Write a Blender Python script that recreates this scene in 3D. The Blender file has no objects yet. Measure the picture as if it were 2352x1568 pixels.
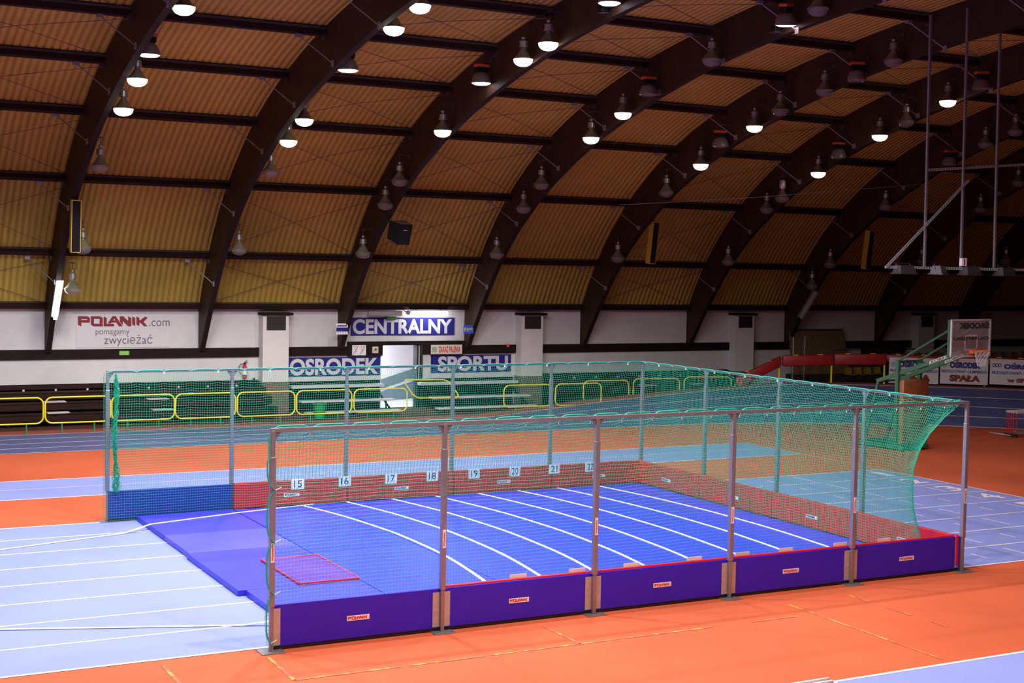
import bpy, bmesh, math, random
import numpy as np
from mathutils import Vector, Matrix
from mathutils.geometry import tessellate_polygon

random.seed(7)
np.random.seed(7)
PI = math.pi
SC = bpy.context.scene
COL = SC.collection

# ------------------------------------------------------------------ camera
CAM = Vector((-5.830, -17.656, 5.158))
YAW, PITCH, ROLL, FPX = 0.487805, -0.053192, 0.018570, 3213.889
cd = bpy.data.cameras.new('camera')
cd.sensor_width = 36.0
cd.lens = FPX / 2352.0 * 36.0
cd.clip_start = 0.1
cd.clip_end = 300.0
cam = bpy.data.objects.new('camera', cd)
COL.objects.link(cam)
f_ = Vector((math.sin(YAW) * math.cos(PITCH), math.cos(YAW) * math.cos(PITCH), math.sin(PITCH)))
r_ = Vector((math.cos(YAW), -math.sin(YAW), 0))
u_ = r_.cross(f_)
r2 = r_ * math.cos(ROLL) + u_ * math.sin(ROLL)
u2 = -r_ * math.sin(ROLL) + u_ * math.cos(ROLL)
cam.matrix_world = Matrix(((r2.x, u2.x, -f_.x, CAM.x), (r2.y, u2.y, -f_.y, CAM.y), (r2.z, u2.z, -f_.z, CAM.z), (0, 0, 0, 1)))
SC.camera = cam

# ------------------------------------------------------------------ world and exposure
w = bpy.data.worlds.new('hall_air')
SC.world = w
w.use_nodes = True
w.node_tree.nodes['Background'].inputs[0].default_value = (0.5, 0.45, 0.5, 1)
w.node_tree.nodes['Background'].inputs[1].default_value = 0.0
SC.view_settings.view_transform = 'Standard'
SC.view_settings.look = 'None'
SC.view_settings.exposure = 0.42
SC.view_settings.gamma = 1.0
SC.view_settings.use_curve_mapping = False
SC.cycles.use_denoising = True
SC.cycles.max_bounces = 8
SC.cycles.diffuse_bounces = 5
SC.cycles.glossy_bounces = 3
SC.cycles.transmission_bounces = 6
SC.cycles.transparent_max_bounces = 12
SC.cycles.sample_clamp_indirect = 6.0
SC.cycles.caustics_reflective = False
SC.cycles.caustics_refractive = False

LAMP_W = {'g': 370, 'y': 290, 'w': 210, 'b': 290, 'p': 170, 'r': 330}
LAMP_C = {'g': (0.92, 1.0, 0.88), 'y': (1.0, 0.98, 0.78), 'w': (1.0, 0.80, 0.70), 'b': (0.80, 0.86, 1.0), 'p': (1.0, 0.85, 0.95), 'r': (1.0, 0.6, 0.5)}


def spot(name, loc, watts, col, ang=164):
    d = bpy.data.lights.new(name, 'SPOT')
    d.energy = watts
    d.color = col
    d.spot_size = math.radians(ang)
    d.spot_blend = 0.25
    d.shadow_soft_size = 0.22
    o = bpy.data.objects.new(name, d)
    COL.objects.link(o)
    o.location = loc
    return o


# the hall's lamps that hang above and beside the picture's frame
for kx, yy, W_, c_ in [(-7.7, 8, 300, 'b'), (-7.7, 3, 300, 'g'), (-2.7, 8, 2100, 'b'), (-2.7, 3, 1500, 'g'), (-2.7, -7, 600, 'b'),
                       (2.3, 8, 1400, 'b'), (2.3, 3, 2300, 'b'), (2.3, -2, 1700, 'y'), (2.3, -7, 1350, 'w'),
                       (7.3, 8, 300, 'b'), (7.3, 3, 1300, 'b'), (7.3, -2, 850, 'y'), (7.3, -7, 380, 'w'), (11.5, -2, 260, 'w')]:
    spot('overhead_light', (kx, yy, 10.9 - 0.012 * (yy - 2.5) ** 2), W_, LAMP_C[c_])


# ------------------------------------------------------------------ materials
def new_mat(name):
    m = bpy.data.materials.new(name)
    m.use_nodes = True
    nt = m.node_tree
    return m, nt, nt.nodes['Principled BSDF']


def mat(name, col, rough=0.6, metal=0.0, var=0.0, scale=5.0, bump=0.0, bscale=40.0, spec=0.5, stretch=None, detail=4.0, var2=0.0, scale2=0.5):
    m, nt, b = new_mat(name)
    b.inputs['Roughness'].default_value = rough
    b.inputs['Metallic'].default_value = metal
    b.inputs['Specular IOR Level'].default_value = spec
    b.inputs['Base Color'].default_value = (*col, 1)
    if var or bump or var2:
        tc = nt.nodes.new('ShaderNodeTexCoord')
        src = tc.outputs['Object']
        if stretch:
            mp = nt.nodes.new('ShaderNodeMapping')
            mp.inputs['Scale'].default_value = stretch
            nt.links.new(src, mp.inputs['Vector'])
            src = mp.outputs['Vector']
    last = None
    for v, s, dt in ((var, scale, detail), (var2, scale2, 3.0)):
        if not v:
            continue
        n = nt.nodes.new('ShaderNodeTexNoise')
        n.inputs['Scale'].default_value = s
        n.inputs['Detail'].default_value = dt
        nt.links.new(src, n.inputs['Vector'])
        mr = nt.nodes.new('ShaderNodeMapRange')
        mr.inputs['From Min'].default_value = 0.25
        mr.inputs['From Max'].default_value = 0.75
        mr.inputs['To Min'].default_value = 1 - v
        mr.inputs['To Max'].default_value = 1 + v
        nt.links.new(n.outputs['Fac'], mr.inputs['Value'])
        mx = nt.nodes.new('ShaderNodeVectorMath')
        mx.operation = 'SCALE'
        if last is None:
            mx.inputs[0].default_value = col
        else:
            nt.links.new(last, mx.inputs[0])
        nt.links.new(mr.outputs['Result'], mx.inputs['Scale'])
        last = mx.outputs['Vector']
    if last is not None:
        nt.links.new(last, b.inputs['Base Color'])
    if bump:
        n = nt.nodes.new('ShaderNodeTexNoise')
        n.inputs['Scale'].default_value = bscale
        n.inputs['Detail'].default_value = 3
        nt.links.new(src, n.inputs['Vector'])
        bp = nt.nodes.new('ShaderNodeBump')
        bp.inputs['Strength'].default_value = bump
        bp.inputs['Distance'].default_value = 0.01
        nt.links.new(n.outputs['Fac'], bp.inputs['Height'])
        nt.links.new(bp.outputs['Normal'], b.inputs['Normal'])
    return m


def emis(name, col, strength, base=(0.8, 0.8, 0.8)):
    m, nt, b = new_mat(name)
    b.inputs['Base Color'].default_value = (*base, 1)
    b.inputs['Emission Color'].default_value = (*col, 1)
    b.inputs['Emission Strength'].default_value = strength
    return m


def worn_paint(name, col, under, thr, scale):
    """Paint worn away in patches down to the surface below."""
    m, nt, b = new_mat(name)
    tc = nt.nodes.new('ShaderNodeTexCoord')
    n = nt.nodes.new('ShaderNodeTexNoise')
    n.inputs['Scale'].default_value = scale
    n.inputs['Detail'].default_value = 6
    nt.links.new(tc.outputs['Object'], n.inputs['Vector'])
    cr = nt.nodes.new('ShaderNodeMapRange')
    cr.inputs['From Min'].default_value = thr - 0.05
    cr.inputs['From Max'].default_value = thr + 0.05
    nt.links.new(n.outputs['Fac'], cr.inputs['Value'])
    mx = nt.nodes.new('ShaderNodeMix')
    mx.data_type = 'RGBA'
    mx.inputs['A'].default_value = (*col, 1)
    mx.inputs['B'].default_value = (*under, 1)
    nt.links.new(cr.outputs['Result'], mx.inputs['Factor'])
    nt.links.new(mx.outputs['Result'], b.inputs['Base Color'])
    b.inputs['Roughness'].default_value = 0.7
    return m


RED_RUB = (0.55, 0.102, 0.042)
M = {
    'red_rubber': mat('red_rubber', RED_RUB, 0.75, var=0.16, scale=55, bump=0.25, bscale=160, var2=0.14, scale2=0.35, spec=0.15),
    'apron': mat('dark_red_rubber', (0.30, 0.07, 0.05), 0.8, var=0.15, scale=40, spec=0.3),
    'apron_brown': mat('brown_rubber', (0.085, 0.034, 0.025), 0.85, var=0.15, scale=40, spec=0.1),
    'blue_rubber': mat('blue_rubber', (0.235, 0.265, 0.61), 0.7, var=0.10, scale=60, bump=0.2, bscale=160, var2=0.10, scale2=0.3, spec=0.2),
    'track_blue': mat('track_blue', (0.095, 0.105, 0.24), 0.7, var=0.12, scale=30, var2=0.16, scale2=0.25, spec=0.15),
    'line': mat('line_white', (0.80, 0.78, 0.80), 0.7, var=0.06, scale=30),
    'line_pink': mat('line_pale_pink', (0.80, 0.66, 0.68), 0.7, var=0.08, scale=30),
    'yellow_worn': worn_paint('worn_yellow_paint', (0.70, 0.30, 0.05), RED_RUB, 0.47, 6.0),
    'mat_blue': mat('vinyl_mat_blue', (0.042, 0.036, 0.62), 0.42, var=0.05, scale=3, var2=0.12, scale2=0.8, bump=0.05, bscale=6),
    'mat_blue_b': mat('vinyl_mat_lighter_blue', (0.085, 0.075, 0.66), 0.42, var=0.06, scale=3, var2=0.12, scale2=0.8, bump=0.05, bscale=6),
    'mat_cover': mat('vinyl_cover_blue', (0.036, 0.048, 0.66), 0.36, var=0.04, scale=2, var2=0.10, scale2=0.5, bump=0.06, bscale=4),
    'lilac': mat('lilac_mat_vinyl', (0.12, 0.026, 0.50), 0.35, var=0.10, scale=4, bump=0.15, bscale=5),
    'red_pipe': mat('red_mat_edge', (0.75, 0.03, 0.06), 0.5),
    'board_purple': mat('purple_board_vinyl', (0.030, 0.007, 0.60), 0.4, var=0.06, scale=2),
    'board_blue': mat('blue_board_vinyl', (0.018, 0.020, 0.28), 0.45, var=0.06, scale=2),
    'pad_red': mat('red_pad_vinyl', (0.54, 0.012, 0.016), 0.42, var=0.10, scale=3, bump=0.08, bscale=8),
    'rail_red': mat('dark_red_pad_vinyl', (0.30, 0.010, 0.013), 0.45, var=0.12, scale=3, bump=0.25, bscale=7),
    'black': mat('black_rubber', (0.012, 0.011, 0.013), 0.7),
    'steel': mat('galvanised_steel', (0.33, 0.30, 0.33), 0.38, 0.65, var=0.10, scale=8),
    'steel_plate': mat('steel_plate', (0.55, 0.50, 0.49), 0.45, 0.5, var=0.10, scale=10),
    'steel_pale': mat('pale_steel', (0.62, 0.62, 0.66), 0.4, 0.6, var=0.06, scale=8),
    'rivet': mat('bright_rivet', (0.8, 0.8, 0.8), 0.3, 0.8),
    'cord': mat('green_net_cord', (0.010, 0.38, 0.22), 0.55, spec=0.4),
    'rope': mat('green_border_rope', (0.012, 0.46, 0.28), 0.55, spec=0.4),
    'clip': mat('white_plastic_clip', (0.8, 0.8, 0.78), 0.5),
    'white': mat('white_card', (0.82, 0.80, 0.83), 0.6),
    'tape': mat('white_webbing', (0.88, 0.87, 0.88), 0.6, bump=0.1, bscale=60),
    'ink_blue': mat('ink_dark_blue', (0.03, 0.02, 0.25), 0.6),
    'ink_black': mat('ink_black', (0.03, 0.03, 0.035), 0.6),
    'ink_navy': mat('ink_navy', (0.02, 0.02, 0.16), 0.6),
    'ink_grey': mat('ink_grey', (0.14, 0.11, 0.15), 0.6),
    'logo_red': mat('logo_red', (0.20, 0.006, 0.014), 0.55),
    'logo_bright': mat('logo_bright_red', (0.65, 0.02, 0.02), 0.5),
    'wall': mat('white_plaster', (0.62, 0.57, 0.57), 0.85, var=0.05, scale=3, var2=0.07, scale2=0.5, bump=0.1, bscale=12),
    'column': mat('white_column_paint', (0.68, 0.62, 0.61), 0.85, var=0.04, scale=3, bump=0.1, bscale=12),
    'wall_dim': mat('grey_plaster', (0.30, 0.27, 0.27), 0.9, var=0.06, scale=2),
    'banner_bg': mat('banner_vinyl', (0.60, 0.55, 0.56), 0.5, var=0.03, scale=2),
    'sign_blue': mat('sign_blue', (0.020, 0.022, 0.20), 0.6, var=0.06, scale=4, spec=0.2),
    'sign_letter': mat('sign_pale_letter', (0.60, 0.57, 0.60), 0.6),
    'sign_cream': mat('sign_cream', (0.62, 0.58, 0.48), 0.6),
    'timber': mat('dark_stained_timber', (0.047, 0.021, 0.012), 0.6, spec=0.22, var=0.28, scale=3, stretch=(6, 0.7, 0.7), detail=6, bump=0.08, bscale=10),
    'timber_soffit': mat('dark_soffit', (0.018, 0.010, 0.011), 0.7, var=0.2, scale=3, spec=0.2),  # arch undersides, darker than the side faces
    'timber_beam': mat('dark_wall_beam', (0.016, 0.008, 0.008), 0.7, var=0.2, scale=3, spec=0.12),
    'purlin': mat('dark_purlin_timber', (0.026, 0.011, 0.011), 0.7, spec=0.15, var=0.25, scale=2, stretch=(0.5, 6, 6)),
    'purlin_lit': mat('lit_purlin_strip', (0.070, 0.050, 0.048), 0.7, var=0.15, scale=3),
    'roof': mat('ochre_corrugated_sheet', (0.47, 0.315, 0.060), 0.6, var=0.08, scale=1.2, var2=0.20, scale2=0.22, bump=0.02, bscale=4),
    'rod': mat('tie_rod_steel', (0.13, 0.085, 0.09), 0.5, 0.4),
    'brace': mat('grey_brace_steel', (0.26, 0.23, 0.24), 0.5, 0.3),
    'bracket': mat('dark_bracket_steel', (0.07, 0.05, 0.055), 0.5, 0.4),
    'lamp_metal': mat('lamp_housing_aluminium', (0.42, 0.40, 0.40), 0.35, 0.7, var=0.06, scale=10),
    'lamp_cone': mat('lamp_reflector_shell', (0.24, 0.23, 0.16), 0.3, 0.4, var=0.06, scale=10),
    'lamp_dome': mat('lamp_dome_shell', (0.22, 0.19, 0.17), 0.35, 0.3),
    'flood': mat('floodlight_grey', (0.055, 0.047, 0.05), 0.5, 0.2),
    'orange': mat('orange_gear_box', (0.60, 0.075, 0.015), 0.5),
    'dark': mat('dark_plastic', (0.007, 0.007, 0.008), 0.6, spec=0.2),
    'dark_grille': mat('dark_grille_cloth', (0.010, 0.007, 0.010), 0.9, var=0.2, scale=60, spec=0.2),
    'yellow_frame': mat('yellow_speaker_frame', (0.50, 0.30, 0.03), 0.5),
    'yellow': mat('yellow_rail_paint', (0.78, 0.62, 0.02), 0.4, var=0.05, scale=6),
    'green_post': mat('green_post_paint', (0.03, 0.22, 0.07), 0.5, var=0.1, scale=6),
    'hoop_green': mat('hoop_green_paint', (0.035, 0.12, 0.065), 0.45, var=0.1, scale=6),
    'bench': mat('dark_red_bench_wood', (0.024, 0.009, 0.007), 0.6, spec=0.12, var=0.35, scale=3, stretch=(0.6, 5, 5), detail=6),
    'bench_dark': mat('bench_back_wood', (0.010, 0.006, 0.006), 0.8, spec=0.1, var=0.2, scale=3),
    'bench_white': mat('white_bench_plank', (0.55, 0.53, 0.55), 0.6, var=0.06, scale=3),
    'brick': mat('brown_brick_base', (0.16, 0.085, 0.06), 0.85, var=0.25, scale=9),
    'vent': mat('vent_dark', (0.02, 0.011, 0.011), 0.7),
    'door_dark': mat('dark_door_frame', (0.02, 0.02, 0.025), 0.5),
    'corr_white': mat('corridor_white', (0.78, 0.77, 0.80), 0.8),
    'corr_grey': mat('corridor_grey_dado', (0.16, 0.17, 0.24), 0.7, var=0.1, scale=4),
    'corr_stripe': mat('corridor_white_rail', (0.62, 0.62, 0.68), 0.6),
    'ext_red': mat('extinguisher_red', (0.50, 0.02, 0.02), 0.3),
    'exit_green': mat('exit_sign_green', (0.10, 0.30, 0.04), 0.5),
    'exit_lime': mat('exit_sign_lime', (0.45, 0.75, 0.15), 0.5),
    'sign_brightblue': mat('small_sign_blue', (0.05, 0.11, 0.75), 0.5),
    'sign_yellow': mat('small_sign_yellow', (0.60, 0.60, 0.08), 0.5),
    'off_tube': mat('unlit_tube_fitting', (0.42, 0.40, 0.40), 0.5),
    'seat_yellow': mat('yellow_plastic_seat', (0.30, 0.19, 0.015), 0.35),
    'stand': mat('dark_stand', (0.028, 0.018, 0.020), 0.8, var=0.2, scale=2),
    'osb': mat('chipboard_panel', (0.20, 0.115, 0.055), 0.8, var=0.35, scale=14, detail=6),
    'leather': mat('brown_leather_pad', (0.26, 0.085, 0.03), 0.5, var=0.2, scale=5, bump=0.3, bscale=8),
    'hoop_white': mat('backboard_white', (0.60, 0.55, 0.57), 0.5),
    'rim': mat('orange_rim', (0.75, 0.12, 0.02), 0.4),
    'net_white': mat('white_hoop_net', (0.6, 0.56, 0.56), 0.6),
    'hurdle_red': mat('hurdle_red_post', (0.50, 0.02, 0.02), 0.4),
    'green_bin': mat('green_plastic', (0.02, 0.30, 0.05), 0.5),
    'lit_tube': emis('lit_fluorescent_tube', (0.90, 0.94, 1.0), 15.0),
    'lit_tube_w': emis('lit_fluorescent_warm', (1.0, 0.97, 0.95), 12.0),
    'corr_lamp': emis('corridor_ceiling_lamp', (0.95, 0.95, 1.0), 20.0),
}
LENS_E = {'g': (0.92, 1.0, 0.82), 'y': (1.0, 1.0, 0.72), 'w': (1.0, 0.86, 0.78), 'b': (0.82, 0.88, 1.0), 'p': (1.0, 0.86, 0.95), 'r': (1.0, 0.62, 0.50)}
for k_, c_ in LENS_E.items():
    M['lens_' + k_] = emis('lit_lamp_lens_' + k_, c_, 7.0)


def glass(name, col, rough, alpha):
    m = bpy.data.materials.new(name)
    m.use_nodes = True
    nt = m.node_tree
    nt.nodes.clear()
    out = nt.nodes.new('ShaderNodeOutputMaterial')
    tr = nt.nodes.new('ShaderNodeBsdfTransparent')
    pb = nt.nodes.new('ShaderNodeBsdfPrincipled')
    pb.inputs['Base Color'].default_value = (*col, 1)
    pb.inputs['Roughness'].default_value = rough
    mx = nt.nodes.new('ShaderNodeMixShader')
    mx.inputs[0].default_value = alpha
    nt.links.new(tr.outputs[0], mx.inputs[1])
    nt.links.new(pb.outputs[0], mx.inputs[2])
    nt.links.new(mx.outputs[0], out.inputs['Surface'])
    return m


M['lens_off'] = glass('unlit_lamp_glass', (0.30, 0.26, 0.27), 0.06, 0.45)
M['board_glass'] = glass('backboard_glass', (0.50, 0.40, 0.44), 0.08, 0.42)


# ------------------------------------------------------------------ mesh helpers
class MB:
    def __init__(self):
        self.v, self.f = [], []

    def add(self, vs, fs):
        n = len(self.v)
        self.v += [tuple(map(float, p)) for p in vs]
        self.f += [tuple(i + n for i in q) for q in fs]
        return self

    def box(self, x0, x1, y0, y1, z0, z1):
        return self.add([(x0, y0, z0), (x1, y0, z0), (x1, y1, z0), (x0, y1, z0), (x0, y0, z1), (x1, y0, z1), (x1, y1, z1), (x0, y1, z1)],
                        [(0, 3, 2, 1), (4, 5, 6, 7), (0, 1, 5, 4), (1, 2, 6, 5), (2, 3, 7, 6), (3, 0, 4, 7)])

    def bbox(self, x0, x1, y0, y1, z0, z1, r=0.01):
        """box with bevelled edges"""
        bm = bmesh.new()
        vs = [bm.verts.new(p) for p in [(x0, y0, z0), (x1, y0, z0), (x1, y1, z0), (x0, y1, z0), (x0, y0, z1), (x1, y0, z1), (x1, y1, z1), (x0, y1, z1)]]
        for q in [(0, 3, 2, 1), (4, 5, 6, 7), (0, 1, 5, 4), (1, 2, 6, 5), (2, 3, 7, 6), (3, 0, 4, 7)]:
            bm.faces.new([vs[i] for i in q])
        bmesh.ops.bevel(bm, geom=bm.edges[:], offset=r, segments=2, affect='EDGES', profile=0.5)
        bm.verts.index_update()
        self.add([v.co[:] for v in bm.verts], [[v.index for v in fc.verts] for fc in bm.faces])
        bm.free()
        return self

    def tube(self, p0, p1, r, n=10, r1=None):
        p0, p1 = Vector(p0), Vector(p1)
        d = (p1 - p0).normalized()
        a = d.cross(Vector((0, 0, 1)))
        if a.length < 1e-4:
            a = Vector((1, 0, 0))
        a.normalize()
        b = d.cross(a)
        r1 = r if r1 is None else r1
        vs = []
        for p, rr in ((p0, r), (p1, r1)):
            for i in range(n):
                t = 2 * PI * i / n
                vs.append(p + a * (math.cos(t) * rr) + b * (math.sin(t) * rr))
        fs = [(i, (i + 1) % n, n + (i + 1) % n, n + i) for i in range(n)]
        fs += [tuple(range(n - 1, -1, -1)), tuple(range(n, 2 * n))]
        return self.add(vs, fs)

    def path(self, pts, r, n=8, closed=False):
        pts = [Vector(p) for p in pts]
        N = len(pts)
        vs = []
        up = Vector((0, 0, 1))
        prev = None
        for i in range(N):
            if closed:
                d = pts[(i + 1) % N] - pts[i - 1]
            else:
                d = pts[min(i + 1, N - 1)] - pts[max(i - 1, 0)]
            d.normalize()
            if prev is None:
                a = d.cross(up)
                if a.length < 1e-3:
                    a = d.cross(Vector((1, 0, 0)))
            else:
                a = prev - d * prev.dot(d)
                if a.length < 1e-4:
                    a = d.cross(up)
            a.normalize()
            prev = a
            b = d.cross(a)
            for k in range(n):
                t = 2 * PI * k / n
                vs.append(pts[i] + a * (math.cos(t) * r) + b * (math.sin(t) * r))
        fs = []
        for i in range(N if closed else N - 1):
            j = (i + 1) % N
            for k in range(n):
                fs.append((i * n + k, i * n + (k + 1) % n, j * n + (k + 1) % n, j * n + k))
        if not closed:
            fs += [tuple(range(n - 1, -1, -1)), tuple((N - 1) * n + k for k in range(n))]
        return self.add(vs, fs)

    def beam(self, p0, p1, wd, ht, up=(0, 0, 1)):
        """rectangular bar between two points"""
        p0, p1 = Vector(p0), Vector(p1)
        d = (p1 - p0).normalized()
        a = d.cross(Vector(up))
        if a.length < 1e-4:
            a = Vector((1, 0, 0))
        a.normalize()
        b = a.cross(d)
        vs = []
        for p in (p0, p1):
            for sa, sb in ((-1, -1), (1, -1), (1, 1), (-1, 1)):
                vs.append(p + a * (sa * wd / 2) + b * (sb * ht / 2))
        return self.add(vs, [(0, 1, 2, 3), (7, 6, 5, 4), (0, 4, 5, 1), (1, 5, 6, 2), (2, 6, 7, 3), (3, 7, 4, 0)])

    def lathe(self, prof, c=(0, 0, 0), n=24):
        vs, fs = [], []
        for r, z in prof:
            for i in range(n):
                t = 2 * PI * i / n
                vs.append((c[0] + r * math.cos(t), c[1] + r * math.sin(t), c[2] + z))
        for j in range(len(prof) - 1):
            for i in range(n):
                k = (i + 1) % n
                fs.append((j * n + i, j * n + k, (j + 1) * n + k, (j + 1) * n + i))
        return self.add(vs, fs)

    def quad(self, a, b, c, d):
        return self.add([a, b, c, d], [(0, 1, 2, 3)])

    def poly2(self, loops, fn, back=None):
        """filled flat polygon (outer loop, then holes) mapped through fn(x, y)"""
        tris = tessellate_polygon([[Vector((x, y, 0)) for x, y in lp] for lp in loops])
        pts = [p for lp in loops for p in lp]
        return self.add([fn(x, y) for x, y in pts], [tuple(t) for t in tris])

    def xf(self, fn):
        self.v = [tuple(fn(Vector(p))) for p in self.v]
        return self

    def mesh(self, name, m, smooth=False):
        me = bpy.data.meshes.new(name)
        me.from_pydata(self.v, [], self.f)
        ms = m if isinstance(m, (list, tuple)) else [m]
        for x in ms:
            me.materials.append(x)
        me.update()
        if smooth:
            me.polygons.foreach_set('use_smooth', [True] * len(me.polygons))
            try:
                me.set_sharp_from_angle(angle=math.radians(40))
            except Exception:
                pass
        return me

    def build(self, name, m, parent=None, smooth=False, loc=None):
        return link(name, self.mesh(name, m, smooth), parent, loc)


def link(name, me, parent=None, loc=None):
    o = bpy.data.objects.new(name, me)
    COL.objects.link(o)
    if parent is not None:
        o.parent = parent
    if loc is not None:
        o.location = loc
    return o


def tag(o, label=None, cat=None, group=None, kind=None):
    for k, v in (('label', label), ('category', cat), ('group', group), ('kind', kind)):
        if v:
            o[k] = v
    return o


def thing(name, label, cat, loc=(0, 0, 0), rz=0.0, group=None):
    o = bpy.data.objects.new(name, None)
    COL.objects.link(o)
    o.location = loc
    o.rotation_euler = (0, 0, rz)
    o.empty_display_size = 0.2
    return tag(o, label, cat, group)


def dup(root, label, loc=None, rz=None, group=None):
    """copy a thing, its parts and their sub-parts"""
    c = root.copy()
    COL.objects.link(c)
    if loc is not None:
        c.location = loc
    if rz is not None:
        c.rotation_euler = (0, 0, rz)
    c['label'] = label
    if group:
        c['group'] = group
    for ch in KIDS(root):
        a = ch.copy()
        COL.objects.link(a)
        a.parent = c
        for g in KIDS(ch):
            b = g.copy()
            COL.objects.link(b)
            b.parent = a
    return c


def KIDS(o):
    return list(o.children)


def struct(o, label=None):
    o['kind'] = 'structure'
    if label:
        o['label'] = label
    return o


# ---- lettering
_T = {}


def text_mesh(body, bold=0.0, spacing=1.0):
    key = (body, bold, spacing)
    if key in _T:
        return _T[key]
    cu = bpy.data.curves.new('lettering', 'FONT')
    cu.body = body
    cu.offset = bold
    cu.space_character = spacing
    cu.resolution_u = 4
    o = bpy.data.objects.new('lettering', cu)
    COL.objects.link(o)
    dg = bpy.context.evaluated_depsgraph_get()
    me = bpy.data.meshes.new_from_object(o.evaluated_get(dg))
    vs = [(v.co.x, v.co.y) for v in me.vertices]
    fs = [tuple(p.vertices) for p in me.polygons]
    bpy.data.objects.remove(o)
    bpy.data.curves.remove(cu)
    bpy.data.meshes.remove(me)
    _T[key] = (vs, fs)
    return _T[key]


def text_in(mb, body, x0, x1, z0, z1, fn, bold=0.0, spacing=1.0):
    """letters stretched to fill the box x0..x1, z0..z1; fn maps (x, z) to 3D"""
    vs, fs = text_mesh(body, bold, spacing)
    ax, bx = min(v[0] for v in vs), max(v[0] for v in vs)
    az, bz = min(v[1] for v in vs), max(v[1] for v in vs)
    mb.add([fn(x0 + (x - ax) / (bx - ax) * (x1 - x0), z0 + (z - az) / (bz - az) * (z1 - z0)) for x, z in vs], fs)
    return mb


POLANIK = [
    [[(172, 95), (365, 95), (415, 125), (415, 222), (245, 222), (245, 298), (172, 265)], [(245, 150), (355, 150), (355, 168), (245, 168)]],
    [[(432, 95), (615, 95), (675, 125), (675, 298), (490, 298), (432, 262)], [(497, 147), (610, 147), (610, 245), (497, 245)]],
    [[(692, 97), (757, 130), (757, 247), (905, 247), (905, 298), (692, 298)]],
    [[(868, 95), (942, 95), (1080, 298), (1005, 298), (950, 222), (862, 222), (848, 238), (775, 238)], [(885, 178), (910, 146), (932, 178)]],
    [[(1022, 95), (1095, 95), (1195, 190), (1195, 95), (1262, 130), (1262, 298), (1195, 298), (1085, 195), (1085, 285), (1022, 200)]],
    [[(1278, 97), (1342, 130), (1342, 298), (1278, 262)]],
    [[(1365, 97), (1428, 130), (1428, 172), (1450, 172), (1552, 97), (1600, 130), (1517, 207), (1600, 298), (1525, 298), (1452, 230), (1428, 230), (1428, 298), (1365, 262)]],
]


def logo(mb, x0, x1, z0, z1, fn):
    for lp in POLANIK:
        mb.poly2(lp, lambda x, y: fn(x0 + (x - 172) / 1428.0 * (x1 - x0), z1 - (y - 95) / 203.0 * (z1 - z0)))
    return mb


# ------------------------------------------------------------------ hall geometry
YW = 28.8
YC = 2.5
RX0, RDX, RT = 1.9056, 4.96966, 0.17
PAN = [(28.8, 3.55), (28.3, 4.52), (27.5, 5.65), (26.6, 6.68), (25.5, 7.66), (24.2, 8.56), (22.9, 9.31), (21.5, 9.93), (20.0, 10.46), (18.5, 10.89),
       (17, 11.26), (15, 11.62), (13, 11.92), (10.67, 12.2), (8, 12.45), (5.3, 12.6), (2.5, 12.66)]
LOW = [(28.62, 2.15), (28.39, 2.45), (27.96, 3.13), (27.3, 3.98), (26.65, 4.76), (26.02, 5.46), (25.3, 6.13), (24.0, 7.05), (22.85, 7.75), (21, 8.62),
       (19.38, 9.25), (17.5, 9.82), (15.5, 10.33), (13.49, 10.75), (11.5, 11.05), (9, 11.32), (5.3, 11.55), (2.5, 11.6)]


def mirror(p):
    return p + [(2 * YC - y, z) for y, z in reversed(p[:-1])]


def dense(p, n):
    p = np.array(p)
    s = np.concatenate([[0], np.cumsum(np.hypot(*np.diff(p, axis=0).T))])
    t = np.linspace(0, s[-1], n)
    a = np.stack([np.interp(t, s, p[:, 0]), np.interp(t, s, p[:, 1])], 1)
    for _ in range(3):
        a[1:-1] = a[1:-1] * 0.5 + (a[:-2] + a[2:]) * 0.25
    return a


PAN_D = dense(mirror(PAN), 121)
LOW_D = dense(mirror(LOW), 121)
XL, XR = -15.0, 56.0


def pan_z(y):
    i = np.argsort(PAN_D[:, 0])
    return float(np.interp(y, PAN_D[i, 0], PAN_D[i, 1]))


# ---- floor
mb = MB().quad((XL, -23.8, 0), (XR, -23.8, 0), (XR, YW, 0), (XL, YW, 0))
struct(mb.build('floor', M['red_rubber']), 'red rubber sports hall floor with blue lanes')

BX, BY, RIN = 20.1, 5.2, 15.6


def bank(s):
    """height of the bank's outer edge along the lane, s metres from the start of the bend"""
    t = min(max((s + 4.3) / 11.5, 0), 1)
    return t * 1.02


def track_pt(s, q, dz=0.0):
    """s along the lane (0 = bend starts, far straight), q metres outward from the inner edge"""
    L = PI * (RIN + 2)
    h = bank(s) if s < L / 2 else bank(L - s)
    z = h * min(q / 4.05, 1.0) + dz
    r = RIN + q
    if s <= 0:
        return (BX + s, BY + r, z)
    if s >= L:
        return (BX - (s - L), BY - r, z)
    a = PI / 2 - s / (RIN + 2)
    return (BX + r * math.cos(a), BY + r * math.sin(a), z)


def track_strip(q0, q1, dz, s0=-35.0, s1=PI * (RIN + 2) + 30, ds=0.6, nq=1):
    m = MB()
    n = int((s1 - s0) / ds)
    for i in range(n + 1):
        s = s0 + (s1 - s0) * i / n
        for j in range(nq + 1):
            m.v.append(track_pt(s, q0 + (q1 - q0) * j / nq, dz))
    k = nq + 1
    for i in range(n):
        for j in range(nq):
            m.f.append((i * k + j, i * k + j + 1, (i + 1) * k + j + 1, (i + 1) * k + j))
    return m


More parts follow.
